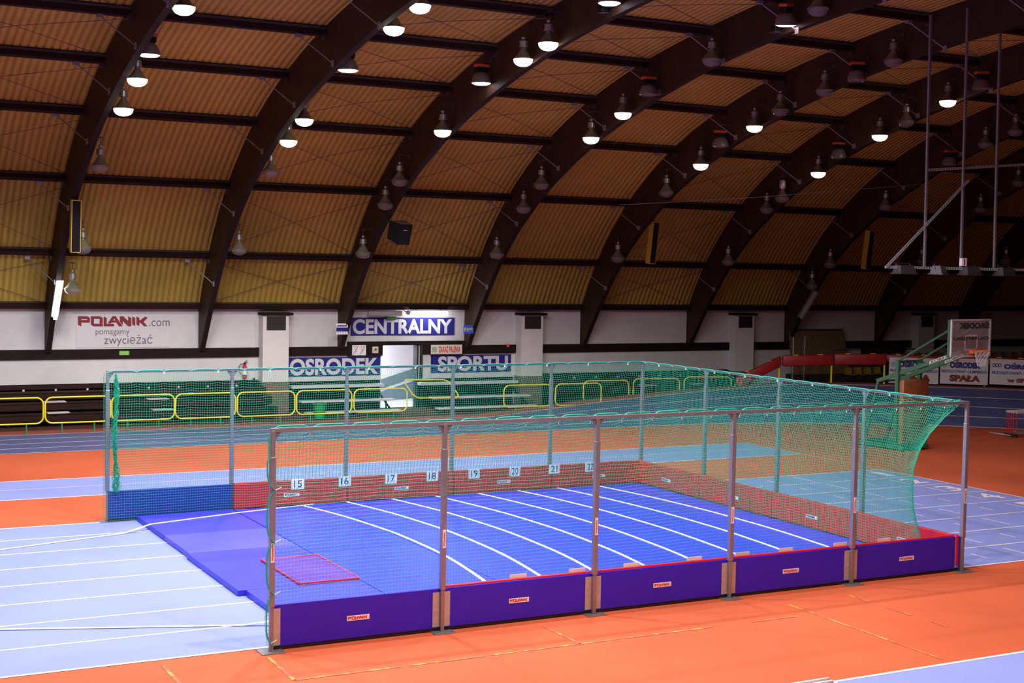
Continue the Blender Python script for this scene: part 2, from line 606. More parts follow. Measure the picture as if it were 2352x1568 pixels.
struct(track_strip(0, 4.05, 0.003, nq=3).build('floor_track', M['track_blue'], smooth=True), 'four lane blue indoor track curving up into a banked bend')
mk = MB()
for q in (0.0, 1.0, 2.0, 3.0, 4.0):
    mk.add(*(lambda t: (t.v, t.f))(track_strip(q - 0.025, q + 0.025, 0.008)))
struct(mk.build('floor_track_lines', M['line_pink']))
ap = track_strip(4.05, 5.0, 0.003)
L_ = PI * (RIN + 2)
n0 = len(ap.v)
sk = MB()
N_ = 150
for i in range(N_ + 1):
    s = -8 + (L_ + 16) * i / N_
    p = track_pt(s, 5.0)
    sk.v += [(p[0], p[1], p[2]), (p[0], p[1], 0)]
for i in range(N_):
    sk.f.append((2 * i, 2 * i + 1, 2 * i + 3, 2 * i + 2))
ap.add(sk.v, sk.f)
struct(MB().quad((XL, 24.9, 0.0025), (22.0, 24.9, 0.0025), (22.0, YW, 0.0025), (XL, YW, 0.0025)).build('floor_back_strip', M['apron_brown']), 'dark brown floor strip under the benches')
struct(ap.build('floor_track_apron_panel', M['apron']), 'dark red edge outside the banked bend')

blue = MB()
blue.quad((XL, 0.22, 0.003), (20.0, 0.22, 0.003), (20.0, 10.17, 0.003), (XL, 10.17, 0.003))
blue.quad((XL, 13.42, 0.003), (20.03, 13.42, 0.003), (20.03, 16.03, 0.003), (XL, 16.03, 0.003))
blue.quad((XL, -7.0, 0.003), (20.03, -7.0, 0.003), (20.03, -4.2, 0.003), (XL, -4.2, 0.003))
struct(blue.build('floor_blue_lanes_surface', M['blue_rubber']), 'blue straight lanes and runway strips')
ln = MB()


def hline(y, x0, x1, wd=0.05):
    ln.quad((x0, y - wd / 2, 0.006), (x1, y - wd / 2, 0.006), (x1, y + wd / 2, 0.006), (x0, y + wd / 2, 0.006))


def vline(x, y0, y1, wd=0.05):
    ln.quad((x - wd / 2, y0, 0.006), (x + wd / 2, y0, 0.006), (x + wd / 2, y1, 0.006), (x - wd / 2, y1, 0.006))


LY = [0.22, 1.47, 2.73, 3.97, 5.21, 6.46, 7.69, 8.94, 10.17]
for y in LY:
    hline(y, XL, 20.0, 0.06 if y in (LY[0], LY[-1]) else 0.05)
for y in (13.42, 16.03, -4.2, -7.0):
    hline(y, XL, 20.0, 0.06)
hline(14.77, XL, 20.0, 0.035)
vline(20.0, 0.22, 10.2, 0.06)
vline(20.03, 10.2, 13.42, 0.025)
vline(20.03, 13.42, 16.03, 0.03)
for i in range(8):
    c = (LY[i] + LY[i + 1]) / 2
    for x, L2 in ((18.93, 0.75), (17.95, 0.38), (16.92, 0.78), (15.9, 0.38), (14.82, 0.75), (13.8, 0.38)):
        vline(x, c - L2 / 2, c + L2 / 2, 0.04)
for i in range(5):
    c = LY[8 - i] - 0.62
    text_in(ln, str(i + 1), 19.12 if i else 19.36, 19.62, c - 0.36, c + 0.36, lambda x, y: (x, y, 0.007), bold=0.02)
struct(ln.build('floor_lane_markings', M['line_pink']), 'white lane lines, ticks and lane numbers')
yl = MB()


def yline(x0, y0, x1, y1, wd=0.05):
    d = Vector((x1 - x0, y1 - y0, 0)).normalized()
    a = Vector((-d.y, d.x, 0)) * wd / 2
    p, q = Vector((x0, y0, 0.005)), Vector((x1, y1, 0.005))
    yl.quad(p - a, q - a, q + a, p + a)


yline(-1.45, -0.05, -1.45, -4.1)
yline(-0.12, -0.25, -0.14, -1.35)
for a, b in ((-0.14, 0.5), (0.5, 1.3), (1.42, 2.5), (2.6, 3.0), (3.1, 4.6), (4.7, 6.2), (6.9, 7.75)):
    yline(a, -1.35, b, -1.35)
yline(3.97, -0.32, 3.97, -1.35)
yline(8.1, -0.72, 8.05, -4.0)
for a, b in ((-0.62, -1.1), (-1.5, -2.0), (-2.4, -2.75)):
    yline(9.41, a, 9.40, b)
struct(yl.build('floor_worn_court_markings', M['yellow_worn']), 'worn yellow court lines on the red floor')

# ---- ceiling: corrugated sheet over the arches
pitch, dep = 0.195, 0.05
xs = []
x = XL
while x < XR:
    xs += [(x, 0), (x + 0.148, 0), (x + 0.154, dep), (x + 0.189, dep)]
    x += pitch
xs = np.array(xs)
sub = PAN_D[::2]
tg = np.gradient(sub, axis=0)
nr = np.stack([-tg[:, 1], tg[:, 0]], 1)
nr /= np.linalg.norm(nr, axis=1)[:, None]
nr *= np.where(nr[:, 1:2] < 0, -1, 1)
NX, NY = len(xs), len(sub)
V = np.zeros((NY, NX, 3))
V[:, :, 0] = xs[None, :, 0]
V[:, :, 1] = sub[:, None, 0] + nr[:, None, 0] * xs[None, :, 1]
V[:, :, 2] = sub[:, None, 1] + nr[:, None, 1] * xs[None, :, 1]
ii, jj = np.meshgrid(np.arange(NY - 1), np.arange(NX - 1), indexing='ij')
a = (ii * NX + jj).ravel()
F = np.stack([a, a + 1, a + NX + 1, a + NX], 1)


def np_mesh(name, V, F, m):
    me = bpy.data.meshes.new(name)
    V = np.ascontiguousarray(V.reshape(-1, 3), dtype=np.float32)
    k = F.shape[1]
    me.vertices.add(len(V))
    me.vertices.foreach_set('co', V.ravel())
    me.loops.add(F.size)
    me.loops.foreach_set('vertex_index', np.ascontiguousarray(F, dtype=np.int32).ravel())
    me.polygons.add(len(F))
    me.polygons.foreach_set('loop_start', np.arange(0, F.size, k, dtype=np.int32))
    me.materials.append(m)
    me.update()
    me.validate()
    return me


struct(link('ceiling', np_mesh('ceiling', V, F, M['roof'])), 'ochre corrugated roof sheeting between dark timber arches')

# ---- arches with braces and brackets
ORD = ['leftmost', 'second', 'third', 'fourth', 'fifth', 'sixth', 'seventh', 'eighth', 'ninth', 'tenth']
PY = [28.70, 27.62, 25.45, 22.65, 19.85, 16.9, 13.85, 10.8, 7.7, 4.5]


def pan_frame(y):
    z = pan_z(y)
    dz = (pan_z(y + 0.05) - pan_z(y - 0.05)) / 0.1
    n = Vector((0, dz, -1)).normalized()   # pointing into the hall
    return z, n


def rib_mesh():
    m = MB()
    out = np.vstack([[(28.8, 2.15)], PAN_D, [(2 * YC - 28.8, 2.15)]])
    inn = np.vstack([LOW_D[:1], LOW_D, LOW_D[-1:]])
    n = len(out)
    for xx in (0.0, RT):
        for p in out:
            m.v.append((xx, p[0], p[1]))
        for p in inn:
            m.v.append((xx, p[0], p[1]))
    for i in range(n - 1):
        a, b, c, d = i, i + 1, n + i + 1, n + i
        m.f.append((a, b, c, d))
        o = 2 * n
        m.f.append((o + d, o + c, o + b, o + a))
        m.f.append((d, c, o + c, o + d))
    return m


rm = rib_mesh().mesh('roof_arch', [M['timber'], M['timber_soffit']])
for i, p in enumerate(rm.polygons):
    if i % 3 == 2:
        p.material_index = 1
brace = MB()
for y in PY[1:9]:
    z, n = pan_frame(y)
    brace.tube((-0.72, y, z - 0.30), (-0.01, y - 0.62, z - 1.02), 0.016, 6)
    brace.box(-0.80, -0.64, y - 0.06, y + 0.06, z - 0.34, z - 0.08)
    brace.box(-0.03, 0.0, y - 0.70, y - 0.56, z - 1.10, z - 0.94)
hang = MB()
for y in PY[1:9]:
    z, n = pan_frame(y)
    for sx in (-1, 1):
        x0_ = -0.07 if sx < 0 else RT
        hang.box(x0_, x0_ + 0.07, y - 0.13, y + 0.05, z - 0.36, z - 0.20)
hm = hang.mesh('joist_bracket', M['bracket'])
brm = []
for y in PY[1:9]:
    z, n = pan_frame(y)
    b = MB().tube((-0.72, y, z - 0.30), (-0.01, y - 0.62, z - 1.02), 0.016, 6)
    b.box(-0.80, -0.64, y - 0.06, y + 0.06, z - 0.34, z - 0.10)
    b.box(-0.03, 0.0, y - 0.70, y - 0.56, z - 1.10, z - 0.94)
    brm.append(b.mesh('brace', M['brace']))
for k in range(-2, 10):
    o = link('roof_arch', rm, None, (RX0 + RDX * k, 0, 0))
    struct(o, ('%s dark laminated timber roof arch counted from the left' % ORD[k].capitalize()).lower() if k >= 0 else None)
    link('joist_bracket', hm, o)
    if k in (0, 1, 3, 4, 5, 6, 7):
        for b in brm:
            link('brace', b, o)

# purlins: one per bay and row
for r, y in enumerate(PY):
    z, n = pan_frame(y)
    t = Vector((0, 1, 0)) - n * n.y
    t.normalize()
    c = Vector((0, y, z)) + n * 0.14
    pm, ps = MB(), MB()
    Lp = RDX - RT
    for (m_, hw, d0, d1) in ((pm, 0.065, -0.125, 0.125), (ps, 0.069, -0.10, -0.035)):
        vs = []
        for xx in (0, Lp):
            for sa, sb in ((-hw, d0), (hw, d0), (hw, d1), (-hw, d1)):
                p = c + t * sa + n * sb
                vs.append((xx, p.y, p.z))
        m_.add(vs, [(0, 1, 2, 3), (7, 6, 5, 4), (0, 4, 5, 1), (1, 5, 6, 2), (2, 6, 7, 3), (3, 7, 4, 0)])
    pme = pm.mesh('roof_purlin', M['purlin'])
    pse = ps.mesh('strip', M['purlin_lit'])  # paler colour stands in for light on the purlin's upper side
    for k in range(-3, 10):
        o = struct(link('roof_purlin', pme, None, (RX0 + RDX * k + RT, 0, 0)))
        link('strip', pse, o)

# crossed tie rods in four bays
for k in (-1, 1, 2, 4):
    for r in range(0, 8):
        y0, y1 = PY[r], PY[r + 1]
        z0, z1 = pan_z(y0) - 0.16, pan_z(y1) - 0.16
        xa, xb = RX0 + RDX * k + RT, RX0 + RDX * (k + 1)
        t = MB()
        ym = (y0 + y1) / 2
        zm = min(pan_z(ym) - 0.13, (z0 + z1) / 2 + 0.10)
        xm = (xa + xb) / 2
        d = 0.25
        t.path([(xa, y0 + (y1 - y0) * 0.12, z0 + (z1 - z0) * 0.12 - 0.05), (xm, ym, zm), (xb, y0 + (y1 - y0) * 0.9, z0 + (z1 - z0) * 0.9 - 0.02)], 0.009, 5)
        t.path([(xa, y0 + (y1 - y0) * 0.9, z0 + (z1 - z0) * 0.9 - 0.02), (xm, ym, zm - 0.02), (xb, y0 + (y1 - y0) * 0.12, z0 + (z1 - z0) * 0.12 - 0.05)], 0.009, 5)
        struct(t.build('ceiling_tie_rod', M['rod']))

# ---- walls
wb = MB()
DX0, DX1, DZ = 13.52, 15.08, 2.27
for x0, x1, z0, z1 in ((XL, DX0, 0, 3.6), (DX1, XR, 0, 3.6), (DX0, DX1, DZ, 3.6)):
    wb.box(x0, x1, YW, YW + 0.25, z0, z1)
struct(wb.build('wall_back', M['wall']), 'long white plaster side wall under the roof arches')
wn = MB().box(XL, XR, 2 * YC - 28.8 - 0.2, 2 * YC - 28.8, 0, 3.6)
struct(wn.build('wall_near', M['wall_dim']))
for nm, xx in (('wall_left', XL), ('wall_right', XR)):
    e = MB()
    n = len(PAN_D)
    e.v = [(xx, p[0], p[1]) for p in PAN_D] + [(xx, p[0], 0) for p in PAN_D]
    e.f = [(i, i + 1, n + i + 1, n + i) for i in range(n - 1)]
    struct(e.build(nm, M['wall_dim']))
beam_i = 0
for x0, x1 in ((XL, 8.96), (9.88, 12.2), (16.78, 18.95), (19.86, 28.85), (29.75, 38.8), (39.7, XR)):
    beam_i += 1
    struct(MB().box(x0, x1, YW - 0.09, YW, 1.93, 2.24).build('trim_%d' % beam_i, M['timber_beam']), 'dark horizontal timber band along the white wall')
struct(MB().box(12.2, DX0, YW - 0.13, YW, 1.90, 2.41).box(DX1, 16.78, YW - 0.13, YW, 1.93, 2.41).box(DX0, DX1, YW - 0.13, YW, DZ, 2.41)
       .build('trim_7', M['timber_beam']), 'dark timber header over the open door')
for i, x0 in enumerate((8.96, 18.95, 28.85, 38.8)):
    o = struct(MB().box(x0, x0 + 0.92, YW - 0.5, YW, 1.08, 3.36).build('wall_column', M['column']), '%s white column with a dark vent, counted from the left' % ['first', 'second', 'third', 'fourth'][i])
    br = MB().box(x0 - 0.01, x0 + 0.93, YW - 0.52, YW, 0, 1.08)
    br.build('brick_base', M['brick'], o)
    MB().box(x0 - 0.03, x0 + 1.05, YW - 0.58, YW, 3.36, 3.45).build('cap', M['timber_beam'], o)
    v = MB().box(x0 + 0.13, x0 + 0.80, YW - 0.53, YW - 0.5, 2.86, 3.33)
    for q in range(6):
        zz = 2.90 + q * 0.07
        v.add([(x0 + 0.15, YW - 0.55, zz), (x0 + 0.78, YW - 0.55, zz), (x0 + 0.78, YW - 0.53, zz + 0.05), (x0 + 0.15, YW - 0.53, zz + 0.05)], [(0, 1, 2, 3)])
    v.build('vent', M['vent'], o)

# ---- door and the corridor behind it
df = MB().box(14.86, 14.93, YW - 0.12, YW + 0.2, 0, DZ).box(15.0, 15.08, YW - 0.15, YW + 0.2, 0, DZ)
d1 = struct(df.build('door_1', M['door_dark']), 'open doorway to a bright white corridor')
MB().box(14.93, 15.0, YW - 0.05, YW + 0.15, 0, DZ).build('door_leaf_edge', M['corr_white'], d1)
MB().tube((14.84, YW - 0.16, 1.02), (14.84, YW - 0.16, 1.18), 0.02, 8).build('door_handle', M['steel'], d1)
struct(MB().box(DX1, 15.42, YW - 0.06, YW, 0, 1.93).build('trim_8', M['wall']), 'white jamb strip beside the door')
cw = MB()
cw.quad((13.0, YW + 2.0, -0.2), (17.2, YW + 3.6, -0.2), (17.2, YW + 3.6, 3.0), (13.0, YW + 2.0, 3.0))
cw.quad((13.0, YW + 2.0, -0.2), (13.0, YW + 0.25, -0.2), (13.0, YW + 0.25, 3.0), (13.0, YW + 2.0, 3.0))
cw.quad((17.2, YW + 0.25, -0.2), (17.2, YW + 3.6, -0.2), (17.2, YW + 3.6, 3.0), (17.2, YW + 0.25, 3.0))
cw.quad((13.0, YW + 0.25, 2.75), (17.2, YW + 0.25, 2.75), (17.2, YW + 3.6, 2.75), (13.0, YW + 2.0, 2.75))
cw.quad((13.0, YW + 0.25, -0.01), (17.2, YW + 0.25, -0.01), (17.2, YW + 3.6, -0.01), (13.0, YW + 2.0, -0.01))
struct(cw.build('wall_corridor', M['corr_white']), 'white corridor wall seen through the open door')


def cpt(t, z, d=0.02):
    n = Vector((1.6, -4.2, 0)).normalized()
    return (13.0 + 4.2 * t + n.x * d, YW + 2.0 + 1.6 * t + n.y * d, z)


cg = MB().quad(cpt(0, 0), cpt(1, 0), cpt(1, 1.36), cpt(0, 0.20 + 0.28))
struct(cg.build('wall_corridor_dado_panel', M['corr_grey']), 'grey sloping dado on the corridor wall')
struct(MB().quad(cpt(0, 0.02, 0.04), cpt(1, 0.88, 0.04), cpt(1, 0.98, 0.04), cpt(0, 0.12, 0.04)).build('wall_corridor_rail_strip', M['corr_stripe']), 'white sloping rail on the corridor wall')
cl = thing('corridor_lamp', 'long lit ceiling lamp inside the corridor behind the open door', 'ceiling lamp', (14.3, YW + 1.0, 2.70))
MB().box(-1.0, 0.5, -0.35, 0.35, -0.02, 0.0).build('diffuser', M['corr_lamp'], cl)
MB().box(-1.02, 0.52, -0.37, 0.37, 0.0, 0.045).build('housing', M['off_tube'], cl)

# ------------------------------------------------------------------ wall signs
def wfn(y):
    return lambda x, z: (x, y, z)


s = thing('wall_banner', 'pale wall banner with red maker name and grey slogan', 'banner', (4.41, YW, 2.82))
fnb = lambda x, z: (x - 4.41, -0.024, z - 2.82)
MB().box(2.88 - 4.41, 5.94 - 4.41, -0.02, 0, 2.29 - 2.82, 3.34 - 2.82).build('sheet', M['banner_bg'], s)
logo(MB(), 2.93, 5.17, 2.98, 3.31, fnb).build('logo', M['logo_red'], s)
t = MB()
text_in(t, '.com', 5.22, 5.90, 2.98, 3.17, fnb)
text_in(t, 'zwyciężać', 3.76, 5.33, 2.31, 2.71, fnb)
t.build('slogan', M['ink_grey'], s)
text_in(MB(), 'pomagamy', 3.49, 4.58, 2.66, 2.85, fnb).build('lettering', M['ink_grey'], s)


def name_sign(label, body, x0, x1, z0, z1, tx0, tx1, tz0, tz1, yoff=0.0):
    xc, zc = (x0 + x1) / 2, (z0 + z1) / 2
    o = thing('name_sign', label, 'sign', (xc, YW - yoff, zc))
    MB().box(x0 - xc, x1 - xc, -0.02, 0, z0 - zc, z1 - zc).build('panel', M['sign_blue'], o)
    text_in(MB(), body, tx0, tx1, tz0, tz1, lambda x, z: (x - xc, -0.026, z - zc), bold=0.036).build('lettering', M['sign_letter'], o)
    return o


name_sign('blue sign reading CENTRALNY above the open door', 'CENTRALNY', 12.33, 16.40, 2.62, 3.26, 12.40, 16.30, 2.67, 3.21)
name_sign('blue sign reading OSRODEK left of the open door', 'OSRODEK', 10.05, 13.47, 1.20, 1.87, 10.08, 13.40, 1.24, 1.83)
MB().box(-0.99, -0.965, -0.03, -0.025, 0.245, 0.275).build('mark', M['sign_blue'], bpy.data.objects['name_sign.001'])
name_sign('blue sign reading SPORTU right of the open door', 'SPORTU', 15.48, 18.78, 1.23, 1.88, 15.75, 18.65, 1.28, 1.84)

o = thing('smoking_ban_sign', 'cream sign reading ZAKAZ PALENIA in red beside the door', 'sign', (16.03, YW - 0.13, 2.10))
MB().box(-0.63, 0.63, -0.03, 0, -0.17, 0.17).build('panel', M['sign_cream'], o)
MB().box(-0.65, 0.65, -0.02, 0, -0.19, 0.19).build('frame', M['timber_beam'], o)
text_in(MB(), 'ZAKAZ PALENIA', -0.32, 0.55, -0.11, 0.11, lambda x, z: (x, -0.035, z), bold=0.02).build('lettering', M['logo_bright'], o)
c = MB()
ring = [(-0.49 + 0.085 * math.cos(2 * PI * i / 24), -0.035, 0.085 * math.sin(2 * PI * i / 24)) for i in range(24)]
c.path(ring, 0.006, 5, True)
c.beam((-0.54, -0.035, -0.04), (-0.44, -0.035, 0.04), 0.006, 0.015, (0, 1, 0))
c.beam((-0.54, -0.035, 0.04), (-0.44, -0.035, -0.04), 0.006, 0.015, (0, 1, 0))
c.build('emblem', M['ink_black'], o)

o = thing('notice_sheet', 'white notice sheet with two red diagonal bars beside the door', 'notice', (12.61, YW - 0.13, 2.11))
MB().box(-0.26, 0.26, -0.012, 0, -0.18, 0.18).build('paper', M['white'], o)
c = MB()
for q in (-0.13, 0.13):
    c.beam((q - 0.10, -0.016, -0.17), (q + 0.10, -0.016, 0.17), 0.008, 0.03, (0, 1, 0))
c.build('red_bars', M['logo_bright'], o)
c = MB()
for q in (-0.13, 0.13):
    c.box(q - 0.08, q + 0.06, -0.015, -0.012, 0.14, 0.155)
    for i in range(7):
        c.box(q - 0.09, q + 0.09 - 0.02 * (i % 3), -0.0145, -0.012, 0.10 - i * 0.035, 0.106 - i * 0.035)
c.build('print', M['ink_grey'], o)
o = thing('no_smoking_plate', 'small square no smoking plate with red slash by the door', 'sign', (13.23, YW - 0.13, 2.115))
MB().box(-0.115, 0.115, -0.015, 0, -0.115, 0.115).build('plate', M['sign_cream'], o)
MB().beam((-0.10, -0.02, -0.09), (0.10, -0.02, 0.07), 0.008, 0.02, (0, 1, 0)).build('slash', M['logo_bright'], o)
MB().box(-0.07, 0.07, -0.018, -0.014, -0.02, 0.01).box(-0.02, 0.03, -0.018, -0.014, 0.01, 0.05).build('cigarette', M['ink_black'], o)

o = thing('exit_sign', 'small green arrow exit sign on the dark wall band', 'sign', (4.395, YW - 0.09, 2.11))
MB().box(-0.16, 0.16, -0.02, 0, -0.065, 0.065).build('plate', M['exit_green'], o)
e = MB()
for b in ((-0.16, 0.16, 0.055, 0.065), (-0.16, 0.16, -0.065, -0.055), (-0.16, -0.15, -0.065, 0.065), (0.15, 0.16, -0.065, 0.065)):
    e.box(b[0], b[1], -0.025, -0.018, b[2], b[3])
e.box(-0.13, 0.09, -0.025, -0.018, -0.014, 0.014)
e.add([(0.08, -0.025, -0.035), (0.14, -0.025, 0.0), (0.08, -0.025, 0.035)], [(0, 1, 2)])
e.build('arrow', M['exit_lime'], o)
o = thing('hydrant_sign', 'tiny red fire sign on the dark band near the second column', 'sign', (18.6, YW - 0.09, 2.22))
MB().box(-0.06, 0.06, -0.015, 0, -0.06, 0.06).build('plate', M['logo_bright'], o)
MB().box(-0.015, 0.015, -0.02, -0.014, -0.04, 0.04).build('symbol', M['sign_cream'], o)

o = thing('fire_extinguisher', 'red fire extinguisher hanging on the white wall', 'fire extinguisher', (8.45, YW - 0.12, 1.2))
MB().lathe([(0.0, 0.0), (0.075, 0.01), (0.08, 0.05), (0.08, 0.36), (0.06, 0.42), (0.025, 0.45), (0.025, 0.5), (0.0, 0.5)], n=18).build('cylinder', M['ext_red'], o, True)
MB().lathe([(0.0815, 0.12), (0.0815, 0.27)], n=18).build('label_band', M['white'], o, True)
MB().beam((-0.03, 0, 0.50), (0.10, 0, 0.56), 0.03, 0.015).beam((-0.03, 0, 0.52), (0.08, 0, 0.62), 0.03, 0.015).box(-0.03, 0.03, -0.03, 0.03, 0.47, 0.53).build('valve', M['dark'], o)
MB().path([(-0.03, 0, 0.5), (-0.15, 0, 0.48), (-0.20, 0, 0.38), (-0.19, 0, 0.25), (-0.13, 0, 0.14)], 0.012, 6).build('hose', M['dark'], o)
o = thing('wall_socket', 'small grey socket on the white wall beside the extinguisher', 'socket', (9.0 - 0.2, YW, 1.16))
MB().bbox(-0.05, 0.05, -0.04, 0, -0.06, 0.06, 0.008).build('box', M['off_tube'], o)
MB().box(-0.03, 0.03, -0.045, -0.038, -0.03, 0.03).build('face', M['dark'], o)

# small signs hung on two arches
o = thing('hanging_sign', 'small white and blue sign on the third roof arch', 'sign', (11.70, 28.0, 2.90), 0)
MB().box(-0.21, 0.21, -0.01, 0.01, -0.19, 0.19).build('plate', M['white'], o)
MB().box(-0.21, 0.21, -0.014, -0.009, -0.09, 0.05).build('band', M['sign_blue'], o)
c = MB()
c.box(-0.18, 0.18, -0.014, -0.009, 0.08, 0.14)
for i in range(4):
    c.box(-0.17 + i * 0.09, -0.12 + i * 0.09, -0.014, -0.009, -0.15, -0.12)
c.build('print', M['ink_grey'], o)
o = thing('hanging_sign', 'small bright blue and yellow sign on the fourth roof arch', 'sign', (16.64, 28.1, 2.86))
MB().box(-0.20, 0.20, -0.01, 0.01, -0.16, 0.16).build('plate', M['sign_brightblue'], o)
c = MB().box(-0.18, -0.12, -0.014, -0.009, -0.06, 0.07)
for i in range(5):
    c.box(-0.085 + i * 0.05, -0.05 + i * 0.05, -0.014, -0.009, -0.03, 0.055 - 0.008 * (i % 2))
c.box(-0.085, 0.02, -0.014, -0.009, -0.075, -0.05)
c.build('print', M['sign_yellow'], o)

# fluorescent fittings
o = thing('strip_light', 'bright lit strip light above the CENTRALNY sign', 'lamp', (15.2, YW - 0.42, 3.45))
MB().bbox(-0.70, 0.70, -0.10, 0.08, -0.11, 0.05, 0.02).build('diffuser', M['lit_tube'], o)
MB().box(-0.72, 0.72, -0.08, 0.10, 0.05, 0.10).build('housing', M['off_tube'], o)
MB().tube((-0.5, 0.05, 0.1), (-0.5, 0.3, 0.18), 0.012, 6).tube((0.5, 0.05, 0.1), (0.5, 0.3, 0.18), 0.012, 6).build('arm', M['bracket'], o)
o = thing('heater_grille', 'unlit wire grilled fitting left of the lit strip light', 'fitting', (13.47, YW - 0.42, 3.44))
MB().box(-0.64, 0.64, -0.06, 0.10, -0.08, 0.06).build('housing', M['off_tube'], o)
g = MB()
for i in range(33):
    g.tube((-0.62 + i * 0.03875, -0.075, -0.09), (-0.62 + i * 0.03875, -0.075, 0.07), 0.004, 4)
g.tube((-0.63, -0.075, -0.09), (0.63, -0.075, -0.09), 0.006, 5).tube((-0.63, -0.075, 0.07), (0.63, -0.075, 0.07), 0.006, 5)
g.build('grille', M['steel'], o)
MB().tube((-0.4, 0.05, 0.06), (-0.4, 0.1, 0.22), 0.012, 6).tube((0.4, 0.05, 0.06), (0.4, 0.1, 0.22), 0.012, 6).build('arm', M['bracket'], o)
o = thing('spotlight', 'small round spotlight between the grilled fitting and strip light', 'lamp', (14.34, YW - 0.42, 3.46))
MB().lathe([(0.0, -0.08), (0.05, -0.08), (0.09, 0.06), (0.0, 0.06)], n=16).xf(lambda p: Vector((p.x, -p.z, p.y))).build('head', M['steel_pale'], o, True)
MB().lathe([(0.0, 0.065), (0.085, 0.062)], n=16).xf(lambda p: Vector((p.x, -p.z, p.y))).build('lens', M['lens_off'], o)
MB().tube((0, 0.05, 0), (0, 0.38, 0.08), 0.014, 6).build('arm', M['bracket'], o)
o = thing('exit_box', 'dark green unlit exit box above the CENTRALNY sign', 'sign', (13.85, YW - 0.06, 3.24))
MB().bbox(-0.20, 0.20, -0.06, 0.06, -0.055, 0.055, 0.01).build('case', M['green_post'], o)
c = MB()
for i in range(6):
    c.box(-0.14 + i * 0.048, -0.105 + i * 0.048, -0.064, -0.058, -0.012, 0.018)
c.build('print', M['exit_green'], o)


def arch_tube(label, x, y0, z0, y1, z1, lit):
    a, b = Vector((0, y0, z0)), Vector((0, y1, z1))
    o = thing('tube_light', label, 'lamp', (x, (y0 + y1) / 2, (z0 + z1) / 2))
    c = (a + b) / 2
    d = (b - a).normalized()
    MB().beam(a - c, b - c, 0.20, 0.10, (1, 0, 0)).build('diffuser', M['lit_tube_w'] if lit else M['off_tube'], o)
    n = Vector((0, d.z, -d.y))
    n = n if n.z > 0 else -n
    MB().beam(a - c + n * 0.075 - d * 0.02, b - c + n * 0.075 + d * 0.02, 0.05, 0.22, (1, 0, 0)).build('housing', M['lamp_metal'], o)
    return o


arch_tube('bright lit tube light on the leftmost roof arch', RX0 + 0.085, 26.55, 4.44, 27.47, 3.32, True)
arch_tube('unlit tube light hanging on the seventh roof arch', RX0 + RDX * 6 - 0.12, 26.70, 4.38, 27.60, 3.30, False)

# loudspeakers
def column_speaker(label, loc, rz, tilt):
    o = thing('column_speaker', label, 'loudspeaker', loc, rz)
    T = Matrix.Rotation(tilt, 4, 'X')
    MB().box(-0.14, 0.14, -0.08, 0.16, -0.76, 0.76).xf(lambda p: T @ p).build('cabinet', M['yellow_frame'], o)
    MB().box(-0.115, 0.115, -0.092, -0.079, -0.735, 0.735).xf(lambda p: T @ p).build('grille', M['dark_grille'], o)
    MB().tube((0, 0.1, 0.72), (0, 0.15, 1.10), 0.02, 6).xf(lambda p: T @ p).build('hanger', M['bracket'], o)
    return o


column_speaker('tall dark column speaker with yellow frame, on the leftmost arch', (2.00, 24.2, 6.10), 0.0, 0.10)
column_speaker('tall yellow framed column speaker on the fifth roof arch', (RX0 + RDX * 4 + 0.42, 24.5, 6.12), 0.05, 0.14)
column_speaker('dim yellow framed column speaker on the seventh roof arch', (RX0 + RDX * 6 + 0.42, 24.3, 6.08), 0.10, 0.12)
o = thing('box_loudspeaker', 'black box loudspeaker hanging by the third roof arch', 'loudspeaker', (12.32, 24.45, 6.22), 0.15)
TT = Matrix.Rotation(0.30, 4, 'X')
b = MB()
b.add([(-0.22, -0.28, -0.34), (0.24, -0.28, -0.34), (0.24, -0.28, 0.34), (-0.22, -0.28, 0.34), (-0.40, 0.12, -0.24), (0.24, 0.24, -0.34), (0.24, 0.24, 0.34), (-0.40, 0.12, 0.34)],
      [(0, 1, 2, 3), (5, 4, 7, 6), (4, 0, 3, 7), (1, 5, 6, 2), (3, 2, 6, 7), (4, 5, 1, 0)]).xf(lambda p: TT @ p)
b.build('cabinet', M['dark'], o)
MB().add([(-0.21, -0.27, 0.345), (0.235, -0.27, 0.345), (0.235, 0.23, 0.345), (-0.38, 0.12, 0.345)], [(0, 1, 2, 3)]).xf(lambda p: TT @ p).build('dusty_top', M['lamp_dome'], o)
MB().box(-0.19, 0.21, -0.29, -0.279, -0.31, 0.31).xf(lambda p: TT @ p).build('grille', M['dark_grille'], o)
MB().box(-0.08, 0.06, -0.295, -0.288, 0.14, 0.16).xf(lambda p: TT @ p).build('badge', M['steel_pale'], o)
MB().beam((-0.3, 0.0, 0.2), (-0.45, 0.35, 0.6), 0.04, 0.03).beam((-0.25, 0.1, -0.42), (-0.05, -0.1, -0.40), 0.03, 0.03).build('bracket', M['bracket'], o)

